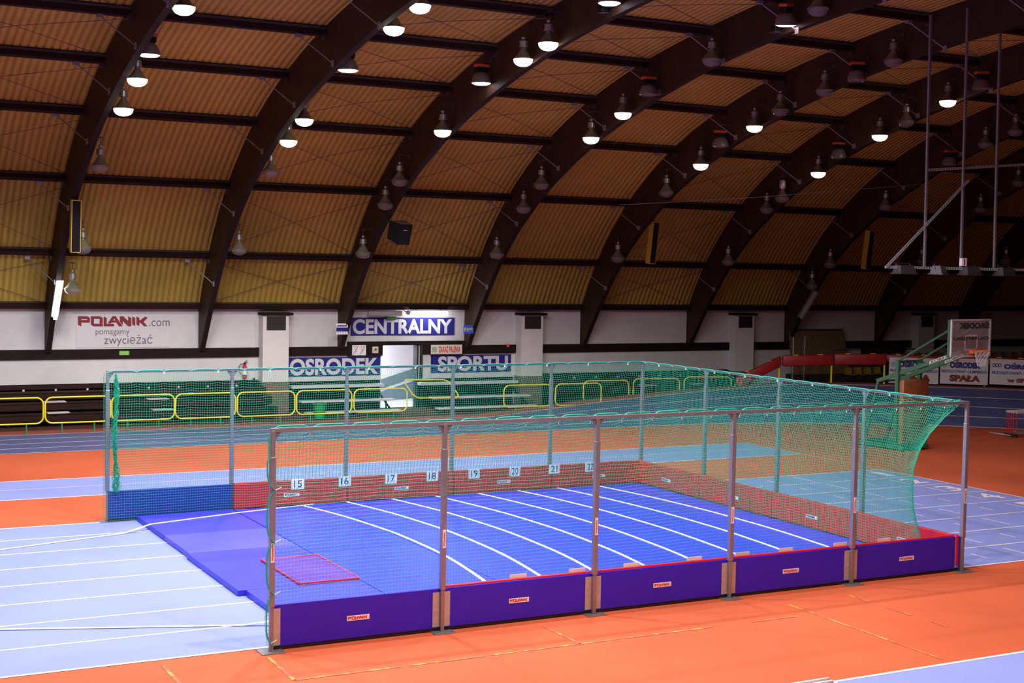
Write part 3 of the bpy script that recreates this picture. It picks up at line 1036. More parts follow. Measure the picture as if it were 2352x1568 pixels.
# ------------------------------------------------------------------ hall lamps
LAMPS = [(0, 2.36, 26.57, 4.22, 'cone', ''), (0, 2.36, 25.01, 5.46, 'cone', ''), (0, 2.36, 22.56, 7.74, 'cone', ''), (0, 2.36, 19.68, 9.07, 'cone', 'g'), (0, 2.36, 18.12, 9.67, 'cone', 'g'), (0, 2.36, 16.9, 10.14, 'dome', 'b'), (0, 2.36, 13.67, 10.78, 'cone', 'y'),
         (1, 7.33, 25.76, 5.53, 'cone', ''), (1, 7.33, 22.65, 7.83, 'cone', ''), (1, 7.33, 21.05, 8.63, 'cone', 'w'), (1, 7.33, 19.71, 9.12, 'cone', 'y'), (1, 7.33, 16.41, 10.12, 'dome', 'b'), (1, 7.33, 13.44, 10.76, 'cone', 'y'), (1, 7.33, 11.94, 11.06, 'cage', 'r'),
         (2, 11.52, 25.69, 5.5, 'cone', ''), (2, 11.52, 23.83, 7.05, 'cone', ''), (2, 11.52, 22.72, 7.75, 'cone', ''), (2, 11.52, 19.6, 9.06, 'cage', 'g'), (2, 11.52, 17.13, 10.19, 'dome', 'p'), (2, 11.52, 14.72, 10.53, 'cone', 'w'), (2, 11.52, 13.39, 10.77, 'cone', 'y'), (2, 11.52, 10.51, 11.34, 'dome', 'b'),
         (3, 16.49, 25.67, 5.58, 'cone', ''), (3, 16.49, 23.76, 7.11, 'cone', ''), (3, 16.49, 22.57, 7.85, 'cone', ''), (3, 16.49, 19.48, 9.14, 'cone', 'y'), (3, 16.49, 17.68, 9.73, 'cone', 'w'), (3, 16.49, 16.34, 10.16, 'dome', ''), (3, 16.49, 13.31, 10.77, 'cone', ''), (3, 16.49, 10.23, 11.28, 'dome', 'p'), (3, 16.49, 9.03, 11.47, 'cone', ''),
         (4, 21.46, 25.68, 5.54, 'cone', ''), (4, 21.46, 22.65, 7.81, 'cone', ''), (4, 21.46, 20.66, 8.64, 'cone', 'w'), (4, 21.46, 19.6, 9.18, 'dome', ''), (4, 21.46, 17.84, 9.67, 'cone', 'w'), (4, 21.46, 16.59, 10.07, 'cone', ''), (4, 21.46, 14.57, 10.46, 'cone', ''), (4, 21.46, 13.21, 10.62, 'dome', ''), (4, 21.46, 11.76, 10.99, 'cone', ''),
         (5, 26.43, 25.7, 5.51, 'cone', ''), (5, 26.43, 23.44, 7.43, 'cone', ''), (5, 26.43, 22.57, 7.8, 'flood', ''), (5, 26.43, 20.64, 8.61, 'cone', 'w'), (5, 26.43, 19.62, 9.09, 'dome', ''), (5, 26.43, 17.63, 9.67, 'cone', 'w'), (5, 26.43, 16.43, 10.02, 'cone', ''), (5, 26.43, 14.66, 10.51, 'cone', 'w'), (5, 26.43, 13.32, 10.77, 'dome', ''),
         (6, 31.4, 26.72, 4.61, 'cone', ''), (6, 31.4, 25.66, 5.49, 'cone', ''), (6, 31.4, 22.63, 7.69, 'cone', ''), (6, 31.4, 19.45, 9.08, 'dome', ''), (6, 31.4, 17.8, 9.7, 'cone', ''), (6, 31.4, 16.49, 10.03, 'cone', ''),
         (7, 36.37, 25.77, 5.69, 'cone', ''), (7, 36.37, 22.66, 7.76, 'cone', ''), (7, 36.37, 20.82, 8.72, 'cone', ''), (8, 41.34, 25.86, 5.8, 'cone', '')]
lens_mb = MB().lathe([(0.25, 0.03), (0.252, 0.0), (0.235, -0.06), (0.19, -0.115), (0.12, -0.15), (0.05, -0.165), (0.0, -0.167)], n=28)
dome_lens = MB().lathe([(0.262, 0.0), (0.20, -0.035), (0.10, -0.05), (0.0, -0.052)], n=28)
ME = {}
ME['cone_shell'] = MB().lathe([(0.256, 0.018), (0.262, 0.02), (0.262, 0.034), (0.240, 0.045), (0.17, 0.12), (0.10, 0.235), (0.068, 0.28), (0.062, 0.34)], n=28).mesh('reflector', M['lamp_cone'], True)
ME['cone_house'] = MB().lathe([(0.0, 0.335), (0.125, 0.335), (0.125, 0.35), (0.105, 0.352), (0.105, 0.485), (0.085, 0.50), (0.02, 0.50), (0.02, 0.52), (0.045, 0.54), (0.055, 0.57), (0.045, 0.60), (0.0, 0.615)], n=20).mesh('gear_housing', M['lamp_metal'], True)
ME['dome_shell'] = MB().lathe([(0.262, -0.004), (0.268, 0.0), (0.268, 0.03), (0.262, 0.05), (0.245, 0.14), (0.205, 0.225), (0.145, 0.285), (0.07, 0.315), (0.0, 0.32)], n=28).mesh('reflector', M['lamp_dome'], True)
ME['dome_house'] = MB().bbox(-0.17, 0.17, -0.10, 0.10, 0.31, 0.44, 0.02).mesh('gear_housing', M['dark'])
ME['dome_cap'] = MB().bbox(-0.20, 0.20, -0.115, 0.115, 0.44, 0.52, 0.02).mesh('orange_cover', M['orange'])
ME['flood_house'] = MB().lathe([(0.062, 0.33), (0.10, 0.36), (0.115, 0.42), (0.115, 0.60), (0.09, 0.66), (0.0, 0.67)], n=16).mesh('gear_housing', M['steel_pale'], True)
cg = MB()
for i in range(8):
    a = 2 * PI * i / 8
    cg.path([(0.262 * math.cos(a), 0.262 * math.sin(a), 0.0), (0.24 * math.cos(a), 0.24 * math.sin(a), -0.08), (0.15 * math.cos(a), 0.15 * math.sin(a), -0.15), (0.03 * math.cos(a), 0.03 * math.sin(a), -0.17)], 0.006, 5)
for rr, zz in ((0.262, 0.0), (0.21, -0.11), (0.10, -0.165)):
    cg.path([(rr * math.cos(2 * PI * i / 20), rr * math.sin(2 * PI * i / 20), zz) for i in range(20)], 0.006, 5, True)
ME['cage'] = cg.mesh('wire_guard', M['lamp_metal'])
TINT = {'g': 'lit greenish white', 'y': 'lit yellowish', 'w': 'lit warm white', 'b': 'lit cold white', 'p': 'lit pinkish', 'r': 'lit reddish', '': 'unlit'}
SHAPE = {'cone': 'bell lamp', 'dome': 'dome lamp with orange cover', 'cage': 'wire guarded bell lamp', 'flood': 'pale bell lamp with long neck'}
UPW = ['lowest', 'second up', 'third up', 'fourth up', 'fifth up', 'sixth up', 'seventh up', 'eighth up', 'ninth up']
cnt = {}
for k, x, y, z, typ, on in LAMPS:
    i = cnt.get(k, 0)
    cnt[k] = i + 1
    lab = '%s %s, %s on the %s roof arch' % (TINT[on], SHAPE[typ], UPW[i], ORD[k] if k else 'leftmost')
    o = thing('hall_lamp', lab, 'lamp', (x, y, z), 0, 'lamps under the roof arches')
    tilt = 0.0
    if (k, typ, on) == (3, 'dome', 'p'):
        o.rotation_euler = (0.10, -0.16, 0.4)
    elif typ == 'dome':
        o.rotation_euler = (0.0, 0.0, random.uniform(-0.4, 0.4))
    if typ in ('cone', 'cage', 'flood'):
        link('reflector', ME['cone_shell'], o)
        link('gear_housing', ME['flood_house'] if typ == 'flood' else ME['cone_house'], o)
        top = 0.60
        key = 'cl_' + on
        if key not in ME:
            ME[key] = lens_mb.mesh('lens', M['lens_' + on] if on else M['lens_off'], True)
        link('lens', ME[key], o)
    else:
        link('reflector', ME['dome_shell'], o)
        link('gear_housing', ME['dome_house'], o)
        link('orange_cover', ME['dome_cap'], o)
        top = 0.50
        key = 'dl_' + on
        if key not in ME:
            ME[key] = dome_lens.mesh('lens', M['lens_' + on] if on else M['lens_off'], True)
        link('lens', ME[key], o)
    if typ == 'cage':
        link('wire_guard', ME['cage'], o)
    sx = -1 if k <= 1 else 1
    rx = (RX0 + RDX * k + RT - x) if k <= 1 else (RX0 + RDX * k - x)
    key = 'br_%d_%d' % (sx, typ == 'dome')
    if key not in ME:
        b = MB()
        b.path([(0, 0, top), (0.0, 0, top + 0.22)], 0.010, 6)
        b.beam((-sx * 0.05, 0, top + 0.22), (rx, 0, top + 0.22), 0.035, 0.035)
        b.box(min(rx, rx - sx * 0.015), max(rx, rx - sx * 0.015), -0.05, 0.05, top + 0.10, top + 0.27)
        b.path([(0.0, 0, top), (-sx * 0.10, 0.03, top + 0.02), (-sx * 0.13, 0.03, top + 0.14), (-sx * 0.02, 0.0, top + 0.22)], 0.006, 5)
        ME[key] = b.mesh('bracket', M['bracket'])
    if typ == 'dome' and (k, on) == (3, 'p'):
        b = MB().path([(0, 0, top), (0.05, 0.02, top + 0.12), (0.12, 0.03, top + 0.30)], 0.010, 6)
        b.build('bracket', M['bracket'], o)
    else:
        link('bracket', ME[key], o)
    if on:
        l = spot('lamp_light', (0, 0, -0.40), LAMP_W[on] * (1.0 if k <= 2 else (0.5 if k == 3 else (0.2 if k == 4 else 0.07))), LAMP_C[on], 134 if k <= 2 else 124)
        l.parent = o

for lab, x, y, z in (('small square floodlight beside the tilted lit dome lamp', RX0 + RDX * 3 - 0.13, 10.86, 11.20), ('small square floodlight beside the cold white dome lamp at top', RX0 + RDX * 2 - 0.13, 11.09, 11.22)):
    o = thing('square_floodlight', lab, 'lamp', (x, y, z))
    MB().bbox(-0.11, 0.11, -0.11, 0.11, 0.0, 0.16, 0.02).build('case', M['dark'], o)
    MB().box(-0.10, 0.10, -0.10, 0.10, -0.008, 0.0).build('glass', M['lens_off'], o)
    MB().box(0.09, 0.13, -0.03, 0.03, 0.06, 0.24).build('bracket', M['bracket'], o)

# ------------------------------------------------------------------ throwing cage
CX1, CY1, CH, BH = 12.5, 10.22, 2.98, 0.625
SP = 2.5
sticker_v = None


def post(name, label, x, y, face, end=None):
    """face: unit vector (outward); plates sit on the boards left and right of the tube"""
    o = thing('cage_post', label, 'post', (x, y, 0), math.atan2(face[1], face[0]) + PI / 2, 'posts of the throwing cage')
    # local: -y is outward
    MB().bbox(-0.027, 0.027, -0.027, 0.027, 0.012, 0.66, 0.004).build('lower_tube', M['steel'], o)
    MB().bbox(-0.038, 0.038, -0.038, 0.038, 0.60, 2.60, 0.008).build('sleeve', M['steel'], o)
    MB().bbox(-0.029, 0.029, -0.029, 0.029, 2.58, CH - 0.03, 0.004).build('upper_tube', M['steel'], o)
    g = MB()
    for sx in ((-1, 1) if end is None else ((1,) if end == 'L' else (-1,))):
        g.add([(sx * 0.029, -0.004, CH - 0.17), (sx * 0.13, -0.004, CH - 0.03), (sx * 0.029, -0.004, CH - 0.03), (sx * 0.029, 0.004, CH - 0.17), (sx * 0.13, 0.004, CH - 0.03), (sx * 0.029, 0.004, CH - 0.03)],
              [(0, 1, 2), (5, 4, 3), (0, 3, 4, 1), (1, 4, 5, 2), (2, 5, 3, 0)])
    g.build('gusset', M['steel'], o)
    MB().box(-0.16, 0.16, -0.15, 0.15, 0.0, 0.012).build('base_plate', M['steel'], o)
    for sx in ((-1, 1) if end is None else ((1,) if end == 'L' else (-1,))):
        p = MB().box(min(sx * 0.03, sx * 0.135), max(sx * 0.03, sx * 0.135), 0.022, 0.032, 0.07, 0.565).build('side_plate', M['steel_plate'], o)
        rv = MB()
        for zz in (0.09, 0.31, 0.545):
            for xx in (0.05, 0.12):
                rv.lathe([(0.0, 0.006), (0.006, 0.004), (0.008, 0.0)], n=8)
                n = 24
                rv.v[-n:] = [(sx * xx + q[0], 0.022 - q[2], zz + q[1]) for q in rv.v[-n:]]
        rv.build('rivets', M['rivet'], p)
    s_ = MB().box(-0.026, 0.026, -0.0405, -0.038, 1.20, 1.46).build('sticker', M['white'], o)
    # maker's name running up the tube
    lg = MB()
    logo(lg, 0, 0.20, -0.013, 0.013, lambda a, c: (-c, -0.0412, 1.23 + a))
    lg.build('logo', M['logo_bright'], s_)
    return o


NUMW = ['first', 'second', 'third', 'fourth', 'fifth', 'sixth']
for i in range(6):
    post('cage_post', '%s steel post from the left along the near side of the throwing cage' % NUMW[i], SP * i, 0.0, (0, -1), 'L' if i == 0 else ('R' if i == 5 else None))
for i in range(6):
    post('cage_post', '%s steel post from the left along the far side of the throwing cage' % NUMW[i], SP * i, CY1, (0, 1), 'R' if i == 0 else ('L' if i == 5 else None))
for j in range(3):
    post('cage_post', '%s steel post from the near corner along the end of the throwing cage' % NUMW[j], CX1, CY1 * (j + 1) / 4, (1, 0))


def rail(label, p0, p1):
    p0, p1 = Vector(p0), Vector(p1)
    c = (p0 + p1) / 2
    o = MB().beam(p0 - c, p1 - c, 0.05, 0.05).build('top_rail', M['steel'], None, False, c)
    tag(o, label, 'rail', 'top rails of the throwing cage')


for i in range(5):
    rail('top rail of the cage, %s section from the left on the near side' % NUMW[i], (SP * i + (0 if i else -0.03), 0, CH - 0.025), (SP * (i + 1) + (0.03 if i == 4 else 0), 0, CH - 0.025))
    rail('top rail of the cage, %s section from the left on the far side' % NUMW[i], (SP * i + (0 if i else -0.03), CY1, CH - 0.025), (SP * (i + 1) + (0.03 if i == 4 else 0), CY1, CH - 0.025))
for j in range(4):
    rail('top rail of the cage, %s section from the near corner on the end' % NUMW[j], (CX1, CY1 * j / 4 + (0.03 if j == 0 else 0), CH - 0.025), (CX1, CY1 * (j + 1) / 4 - (0.03 if j == 3 else 0), CH - 0.025))


def board(label, c, L, rz, outer, pad, sticker_out=True, sticker_in=True):
    """local: x along the board, -y outward"""
    o = thing('cage_board', label, 'board', c, rz, 'padded boards around the throwing cage')
    h = L / 2 - 0.012
    MB().bbox(-h, h, 0.034, 0.066, 0.05, BH - 0.012, 0.006).build('panel', outer, o)
    MB().box(-h, h, 0.045, 0.075, 0.006, 0.05).build('base_strip', M['black'], o)
    if pad is not None:
        MB().bbox(-h, h, 0.067, 0.135, 0.10, BH + 0.012, 0.018).build('pad', pad, o)
    if sticker_out:
        s_ = MB().bbox(-0.165, 0.165, 0.030, 0.036, 0.29, 0.36, 0.002).build('sticker', M['white'], o)
        logo(MB(), -0.150, 0.135, 0.303, 0.348, lambda x, z: (x, 0.0294, z)).build('logo', M['logo_bright'], s_)
    if sticker_in and pad is not None:
        s_ = MB().box(-0.17, 0.17, 0.134, 0.137, 0.29, 0.36).build('sticker', M['white'], o)
        logo(MB(), -0.155, 0.10, 0.303, 0.348, lambda x, z: (-x, 0.1376, z)).build('logo', M['ink_navy'], s_)
    return o


for i in range(5):
    board('purple padded board, %s from the left on the near side' % NUMW[i], (SP * i + SP / 2, 0, 0), SP, 0, M['board_purple'], M['pad_red'] if i else None)
for i in range(5):
    board(('plain blue board on the far side left of the red ones' if i == 0 else 'red padded board, %s from the left on the far side' % NUMW[i - 1]),
          (SP * i + SP / 2, CY1, 0), SP, PI, M['board_blue'] if i == 0 else M['board_purple'], M['pad_red'] if i else None, False, True)
for j in range(4):
    board('red padded board, %s from the near corner on the end side' % NUMW[j], (CX1, CY1 * (j + 0.5) / 4, 0), CY1 / 4, PI / 2, M['board_purple'], M['pad_red'], True, True)

# number cards
for n, x in zip(range(15, 23), (3.88, 4.92, 5.99, 6.97, 7.99, 9.02, 10.04, 11.01)):
    o = thing('number_card', 'white card with number %d on the far red boards' % n, 'number card', (x, CY1 - 0.142, 0.55), 0, 'distance number cards')
    MB().bbox(-0.14, 0.14, -0.006, 0.0, -0.115, 0.105, 0.002).build('card', M['white'], o)
    text_in(MB(), str(n), -0.085, 0.085, -0.075, 0.075, lambda a, c: (a, -0.0075, c), bold=0.01).build('number', M['ink_blue'], o)
for n, x in zip(range(15, 23), (3.79, 4.79, 5.75, 6.92, 7.85, 8.73, 9.87, 10.83)):
    o = thing('number_card', 'back of white number card on the near board opposite number %d' % n, 'number card', (x, 0.145, 0.56), 0, 'number cards on the near boards')
    MB().bbox(-0.14, 0.14, -0.003, 0.003, -0.11, 0.125, 0.002).build('card', M['white'], o)
    text_in(MB(), str(n), -0.085, 0.085, -0.075, 0.075, lambda a, c: (-a, 0.0045, c), bold=0.01).build('number', M['ink_blue'], o)

# ---- landing mats
MT = 0.10


def lmat(label, x0, x1, y0, y1, m, z0=0.0, th=MT):
    o = thing('landing_mat', label, 'mat', ((x0 + x1) / 2, (y0 + y1) / 2, z0), 0, 'landing mats inside the throwing cage')
    hx, hy = (x1 - x0) / 2 - 0.004, (y1 - y0) / 2 - 0.004
    MB().bbox(-hx, hx, -hy, hy, 0.008, th, 0.012).build('body', m, o)
    return o


lmat('narrow strip of blue mat at the near front corner', 0.62, 2.5, 0.16, 3.13, M['mat_blue'])
lmat('blue landing mat under the lilac mat at the open end', 0.50, 2.5, 3.15, 6.17, M['mat_blue'])
lmat('paler blue landing mat second from the far side at the open end', 0.54, 2.5, 6.19, 7.9, M['mat_blue_b'])
lmat('blue landing mat by the plain blue far board', 0.54, 2.5, 7.92, CY1 - 0.155, M['mat_blue'])
ys = (0.15, 2.1, 5.12, 8.1, CY1 - 0.155)
lmat('wide blue mat behind the open end row, nearest the near boards', 2.51, 4.5, ys[0], ys[1], M['mat_cover'])
lmat('wide blue mat right of the lilac mat', 2.51, 4.5, ys[1], ys[2], M['mat_cover'])
lmat('wide blue mat crossed by the first arc line', 2.51, 4.5, ys[2], ys[3], M['mat_cover'])
lmat('wide blue mat in front of number card 15', 2.51, 4.5, ys[3], ys[4], M['mat_cover'])
lmat('large blue cover sheet over the rest of the landing area', 4.51, CX1 - 0.155, 0.15, CY1 - 0.155, M['mat_cover'])
o = thing('thin_mat', 'thin lilac mat with red edges lying on the blue mats', 'mat', (1.985, 4.08, MT), 0)
hx, hy = 0.5, 0.98
g = MB()
n = 14
for i in range(n + 1):
    for j in range(n + 1):
        a, b = -hx + 2 * hx * i / n, -hy + 2 * hy * j / n
        g.v.append((a, b, 0.028 + 0.006 * math.sin(a * 5 + b * 3) + (0.012 if i in (0,) else 0)))
for i in range(n):
    for j in range(n):
        q = i * (n + 1) + j
        g.f.append((q, q + n + 1, q + n + 2, q + 1))
g.build('top', M['lilac'], o, True)
g = MB()
for x0, x1, y0, y1 in ((-hx - 0.012, -hx + 0.01, -hy, hy), (hx - 0.01, hx + 0.012, -hy, hy), (-hx, hx, -hy - 0.012, -hy + 0.01), (-hx, hx, hy - 0.01, hy + 0.012)):
    g.bbox(x0, x1, y0, y1, 0.0, 0.040, 0.005)
g.build('red_edge', M['red_pipe'], o)

# ---- white webbing: sector lines and distance arcs
def ribbon(pts, wd, th=0.006):
    m = MB()
    N = len(pts)
    for i in range(N):
        p = Vector(pts[i])
        d = Vector(pts[min(i + 1, N - 1)]) - Vector(pts[max(i - 1, 0)])
        a = Vector((-d.y, d.x, 0)).normalized() * wd / 2
        m.v += [p - a, p + a, p - a - Vector((0, 0, th)), p + a - Vector((0, 0, th))]
    m.v = [tuple(v) for v in m.v]
    for i in range(N - 1):
        q = 4 * i
        m.f += [(q, q + 4, q + 5, q + 1), (q + 2, q + 3, q + 7, q + 6), (q, q + 2, q + 6, q + 4), (q + 1, q + 5, q + 7, q + 3)]
    return m


ACX, ACY = -12.69, 5.39
NW = {15: 'fifteen', 16: 'sixteen', 17: 'seventeen', 18: 'eighteen', 19: 'nineteen', 20: 'twenty', 21: 'twenty one', 22: 'twenty two'}
for n in range(15, 23):
    R = 2.18 + 1.0058 * n
    a0 = math.asin((0.16 - ACY) / R)
    a1 = math.asin((CY1 - 0.16 - ACY) / R)
    if n == 15:
        a1 = math.asin((9.93 - ACY) / R)
    pts = []
    for i in range(41):
        t = a0 + (a1 - a0) * i / 40
        rr = R + 0.004 * math.sin(i * 0.7 + n)
        pts.append((ACX + rr * math.cos(t), ACY + rr * math.sin(t), MT + 0.008))
    o = ribbon(pts, 0.06).build('distance_arc', M['tape'])
    tag(o, 'white curved webbing line ending at number card %d' % n, 'arc line', 'distance arcs on the mats')


def dens(pts, k=6):
    out = []
    for a, b in zip(pts[:-1], pts[1:]):
        for i in range(k):
            out.append(tuple(Vector(a).lerp(Vector(b), i / k)))
    return out + [pts[-1]]


o = ribbon(dens([(-9.5, 5.94, 0.016), (-2.29, 8.14, 0.016), (0.02, 8.83, 0.016), (0.30, 8.95, 0.06), (0.57, 9.06, MT + 0.010), (2.5, 9.66, MT + 0.010), (4.22, 10.05, MT + 0.010)]), 0.06).build('sector_tape', M['tape'])
tag(o, 'white sector tape rising from the lanes onto the far mat edge', 'tape', 'white sector tapes')
o = ribbon(dens([(-9.5, 4.75, 0.016), (-3.06, 2.55, 0.016), (0.07, 1.42, 0.016), (0.35, 1.32, 0.06), (0.66, 1.22, MT + 0.010), (2.5, 0.62, MT + 0.010), (3.85, 0.18, MT + 0.010)]), 0.06).build('sector_tape', M['tape'])
tag(o, 'white sector tape reaching the near corner of the cage', 'tape', 'white sector tapes')

# ---- the green net: a U of square mesh hung inside the rails
net = thing('safety_net', 'green safety net hung round three sides of the throwing cage', 'net', (CX1 / 2, CY1 / 2, 0))
NOFF = Vector((CX1 / 2, CY1 / 2, 0))
ZT = np.array([0.05, 0.62, 0.81, 1.08, 1.39, 1.74, 2.09, 2.42, 2.73, 2.98])
RTB = np.array([0.95, 1.16, 1.30, 1.44, 1.50, 1.49, 1.35, 1.05, 0.60, 0.06])
MESH = 0.05
IN_ = 0.075


def inset(z):
    return 0.05 + 0.115 * np.clip((2.98 - z) / 1.2, 0, 1)


def net_path(z, n_a, n_b, n_c):
    """three legs of plan points at height z: near side, end, far side"""
    r1 = float(np.interp(z, ZT, RTB))
    r2 = 0.55 * r1
    d = float(inset(z))
    x1, y0, y1 = CX1 - d, d, CY1 - d
    P = [(0.0, y0)]
    k = 14
    for i in range(k + 1):
        a = -PI / 2 + PI / 2 * i / k
        P.append((x1 - r1 + r1 * math.cos(a), y0 + r1 + r1 * math.sin(a)))
    for i in range(k + 1):
        a = PI / 2 * i / k
        P.append((x1 - r2 + r2 * math.cos(a), y1 - r2 + r2 * math.sin(a)))
    P.append((0.0, y1))
    P = np.array(P)
    s = np.concatenate([[0], np.cumsum(np.hypot(*np.diff(P, axis=0).T))])
    # arc stations of the two corner middles
    sa = s[1 + k // 2]
    sb = s[2 + k + k // 2]
    st = np.concatenate([np.linspace(0, sa, n_a + 1), np.linspace(sa, sb, n_b + 1)[1:], np.linspace(sb, s[-1], n_c + 1)[1:]])
    return np.stack([np.interp(st, s, P[:, 0]), np.interp(st, s, P[:, 1])], 1)


NA, NB, NC = 250, 204, 250
NZ = 59
NS = NA + NB + NC + 1
G = np.zeros((NZ, NS, 3))
zz = np.linspace(CH - 0.015, 0.06, NZ)
tie_step = 11
sidx = np.arange(NS)
scal = np.abs(np.sin(PI * sidx / tie_step))
rng = np.random.RandomState(3)


def smooth_noise(shape, fx, fy):
    a = rng.rand(shape[0] // fy + 3, shape[1] // fx + 3) * 2 - 1
    yi = np.arange(shape[0]) / fy
    xi = np.arange(shape[1]) / fx
    y0, x0 = yi.astype(int), xi.astype(int)
    fy_, fx_ = (yi - y0)[:, None], (xi - x0)[None, :]
    fy_ = fy_ * fy_ * (3 - 2 * fy_)
    fx_ = fx_ * fx_ * (3 - 2 * fx_)
    return (a[y0][:, x0] * (1 - fy_) * (1 - fx_) + a[y0 + 1][:, x0] * fy_ * (1 - fx_) + a[y0][:, x0 + 1] * (1 - fy_) * fx_ + a[y0 + 1][:, x0 + 1] * fy_ * fx_)


nz1 = smooth_noise((NZ, NS), 14, 12)
nz2 = smooth_noise((NZ, NS), 20, 9)
nz3 = smooth_noise((NZ, NS), 9, 14)
for j in range(NZ):
    p = net_path(zz[j], NA, NB, NC)
    G[j, :, :2] = p
    dpt = (CH - zz[j])
    amp = min(dpt / 0.6, 1.0)
    # sag of the upper courses between the ties
    sag = -0.05 * (1 - (1 - scal) ** 2) * math.exp(-dpt / 0.45) * (1 if j else 0)
    G[j, :, 2] = zz[j] + sag + nz1[j] * 0.018 * amp
    G[j, :, 0] += nz2[j] * 0.012 * amp
    G[j, :, 1] += nz3[j] * 0.020 * amp
G[0, :, 2] = CH + np.where(sidx <= NA, 0.022, 0.0) - np.where(sidx <= NA, 0.10, 0.035) * (1 - scal) ** 4
# skew of the courses so the squares lean a little, as hung netting does
FLOOR_MIN = 0.045
ok = G[:, :, 2] < FLOOR_MIN
G[ok, 2] = FLOOR_MIN


def strand_mesh(lines, rad):
    """3-sided cords along lines, each an (n,3) array"""
    Vs, Fs, base = [], [], 0
    for L in lines:
        n = len(L)
        d = np.gradient(L, axis=0)
        d /= np.maximum(np.linalg.norm(d, axis=1)[:, None], 1e-9)
        ref = np.where(np.abs(d[:, 2:3]) > 0.8, np.array([[1.0, 0, 0]]), np.array([[0, 0, 1.0]]))
        a = np.cross(d, ref)
        a /= np.maximum(np.linalg.norm(a, axis=1)[:, None], 1e-9)
        b = np.cross(d, a)
        ring = [L + rad * (a * math.cos(t) + b * math.sin(t)) for t in (0.3, 0.3 + 2 * PI / 3, 0.3 + 4 * PI / 3)]
        Vs.append(np.stack(ring, 1).reshape(-1, 3))
        i = np.arange(n - 1)
        for k in range(3):
            k2 = (k + 1) % 3
            Fs.append(np.stack([base + i * 3 + k, base + i * 3 + k2, base + (i + 1) * 3 + k2, base + (i + 1) * 3 + k], 1))
        base += n * 3
    return np.concatenate(Vs), np.concatenate(Fs)


GL = G - np.array(NOFF)[None, None, :]
for nm, a, b, lab in (('netting', 0, NA, 'netting along the near side'), ('netting', NA, NA + NB, 'netting across the end'), ('netting', NA + NB, NS - 1, 'netting along the far side')):
    lines = [GL[j, a:b + 1] for j in range(1, NZ)] + [GL[:, i] for i in range(a, b + (1 if b == NS - 1 else 0))]
    V, F = strand_mesh(lines, 0.0025)
    o = link(nm, np_mesh(nm, V, F, M['cord']), net)
    o['label'] = lab
# rope along the top edge, ties and the gathered ends
top = [tuple(GL[0, i] + np.array([0, 0, 0.0])) for i in range(NS)]
for a, b in ((0, NA), (NA, NA + NB), (NA + NB, NS - 1)):
    MB().path(top[a:b + 1], 0.009, 6).build('border_rope', M['rope'], net)
for i in range(tie_step, NS - 1, tie_step):
    p = GL[0, i]
    if i % (2 * tie_step) == 0 or i < NA:
        MB().box(p[0] - 0.012, p[0] + 0.012, p[1] - 0.008, p[1] + 0.008, p[2] - 0.038, p[2] - 0.006).build('tie_clip', M['clip'], net)
# near left edge: net wrapped round the first post with a scalloped rope
ed = []
for i in range(61):
    z = CH - 0.12 - (CH - 0.20) * i / 60
    c = abs(math.sin(PI * i / 15.0)) if i > 6 else 0.5
    ed.append((-0.055 - 0.025 * c + 0.075 * (1 - c) ** 3 - NOFF.x, -0.048 - NOFF.y, z))
MB().path(ed, 0.0075, 6).build('border_rope', M['rope'], net)
L = []
for q in range(0, 56):
    z = CH - 0.15 - q * 0.05
    k = int(np.argmin(np.abs(zz - z)))
    i = min(int(q / 55 * 60), 60)
    L.append(np.array([ed[i], (ed[i][0] + 0.01, 0.02 - NOFF.y, z + 0.01), tuple(GL[k, 1])]))
for off in (0.0, 0.33, 0.66):
    L.append(np.array([(ed[i][0] + 0.01 * off, -0.045 + off * 0.12 - NOFF.y, ed[i][2]) for i in range(61)]))
V, F = strand_mesh(L, 0.0028)
link('edge_netting', np_mesh('edge_netting', V, F, M['cord']), net)
for i in (15, 30, 45, 59):
    p = ed[i]
    MB().tube((p[0] + 0.01, p[1], p[2]), (p[0] + 0.10, p[1] + 0.03, p[2] + 0.03), 0.006, 5).build('tie_clip', M['clip'], net)
# far left edge: gathered bunch of spare net beside the first far post
L = []
for q in range(46):
    ph, rr = rng.rand() * 6.28, 0.02 + 0.05 * rng.rand()
    pts = []
    for i in range(46):
        z = CH - 0.05 - 2.33 * i / 45
        wv = 0.55 + 0.45 * math.sin(i * 0.33 + 0.5) + 0.2 * math.sin(i * 0.9)
        wd = min(1.0, (i + 2) / 10) * (0.5 + 0.6 * wv)
        pts.append((0.12 + 0.02 * math.sin(i * 0.2) + rr * wd * 1.2 * math.cos(ph + i * 0.9 + q), CY1 - 0.16 + rr * wd * math.sin(ph + i * 0.7 + q), z))
    L.append(np.array(pts) - np.array(NOFF)[None, :])
V, F = strand_mesh(L, 0.0032)
link('gathered_netting', np_mesh('gathered_netting', V, F, M['cord']), net)
L = []
for q in range(0, 58):
    z = CH - 0.05 - q * 0.05
    L.append(np.array([(0.0, CY1 - 0.10, z), (-0.06, CY1 - 0.08, z - 0.02), (-0.07, CY1 + 0.05, z + 0.01)]) - np.array(NOFF)[None, :])
for xx, yy in ((-0.07, CY1 + 0.05), (-0.065, CY1 - 0.03), (-0.045, CY1 - 0.08)):
    L.append(np.array([(xx, yy, CH - 0.05 - 2.86 * i / 57) for i in range(58)]) - np.array(NOFF)[None, :])
V, F = strand_mesh(L, 0.0028)
link('edge_netting', np_mesh('edge_netting', V, F, M['cord']), net)

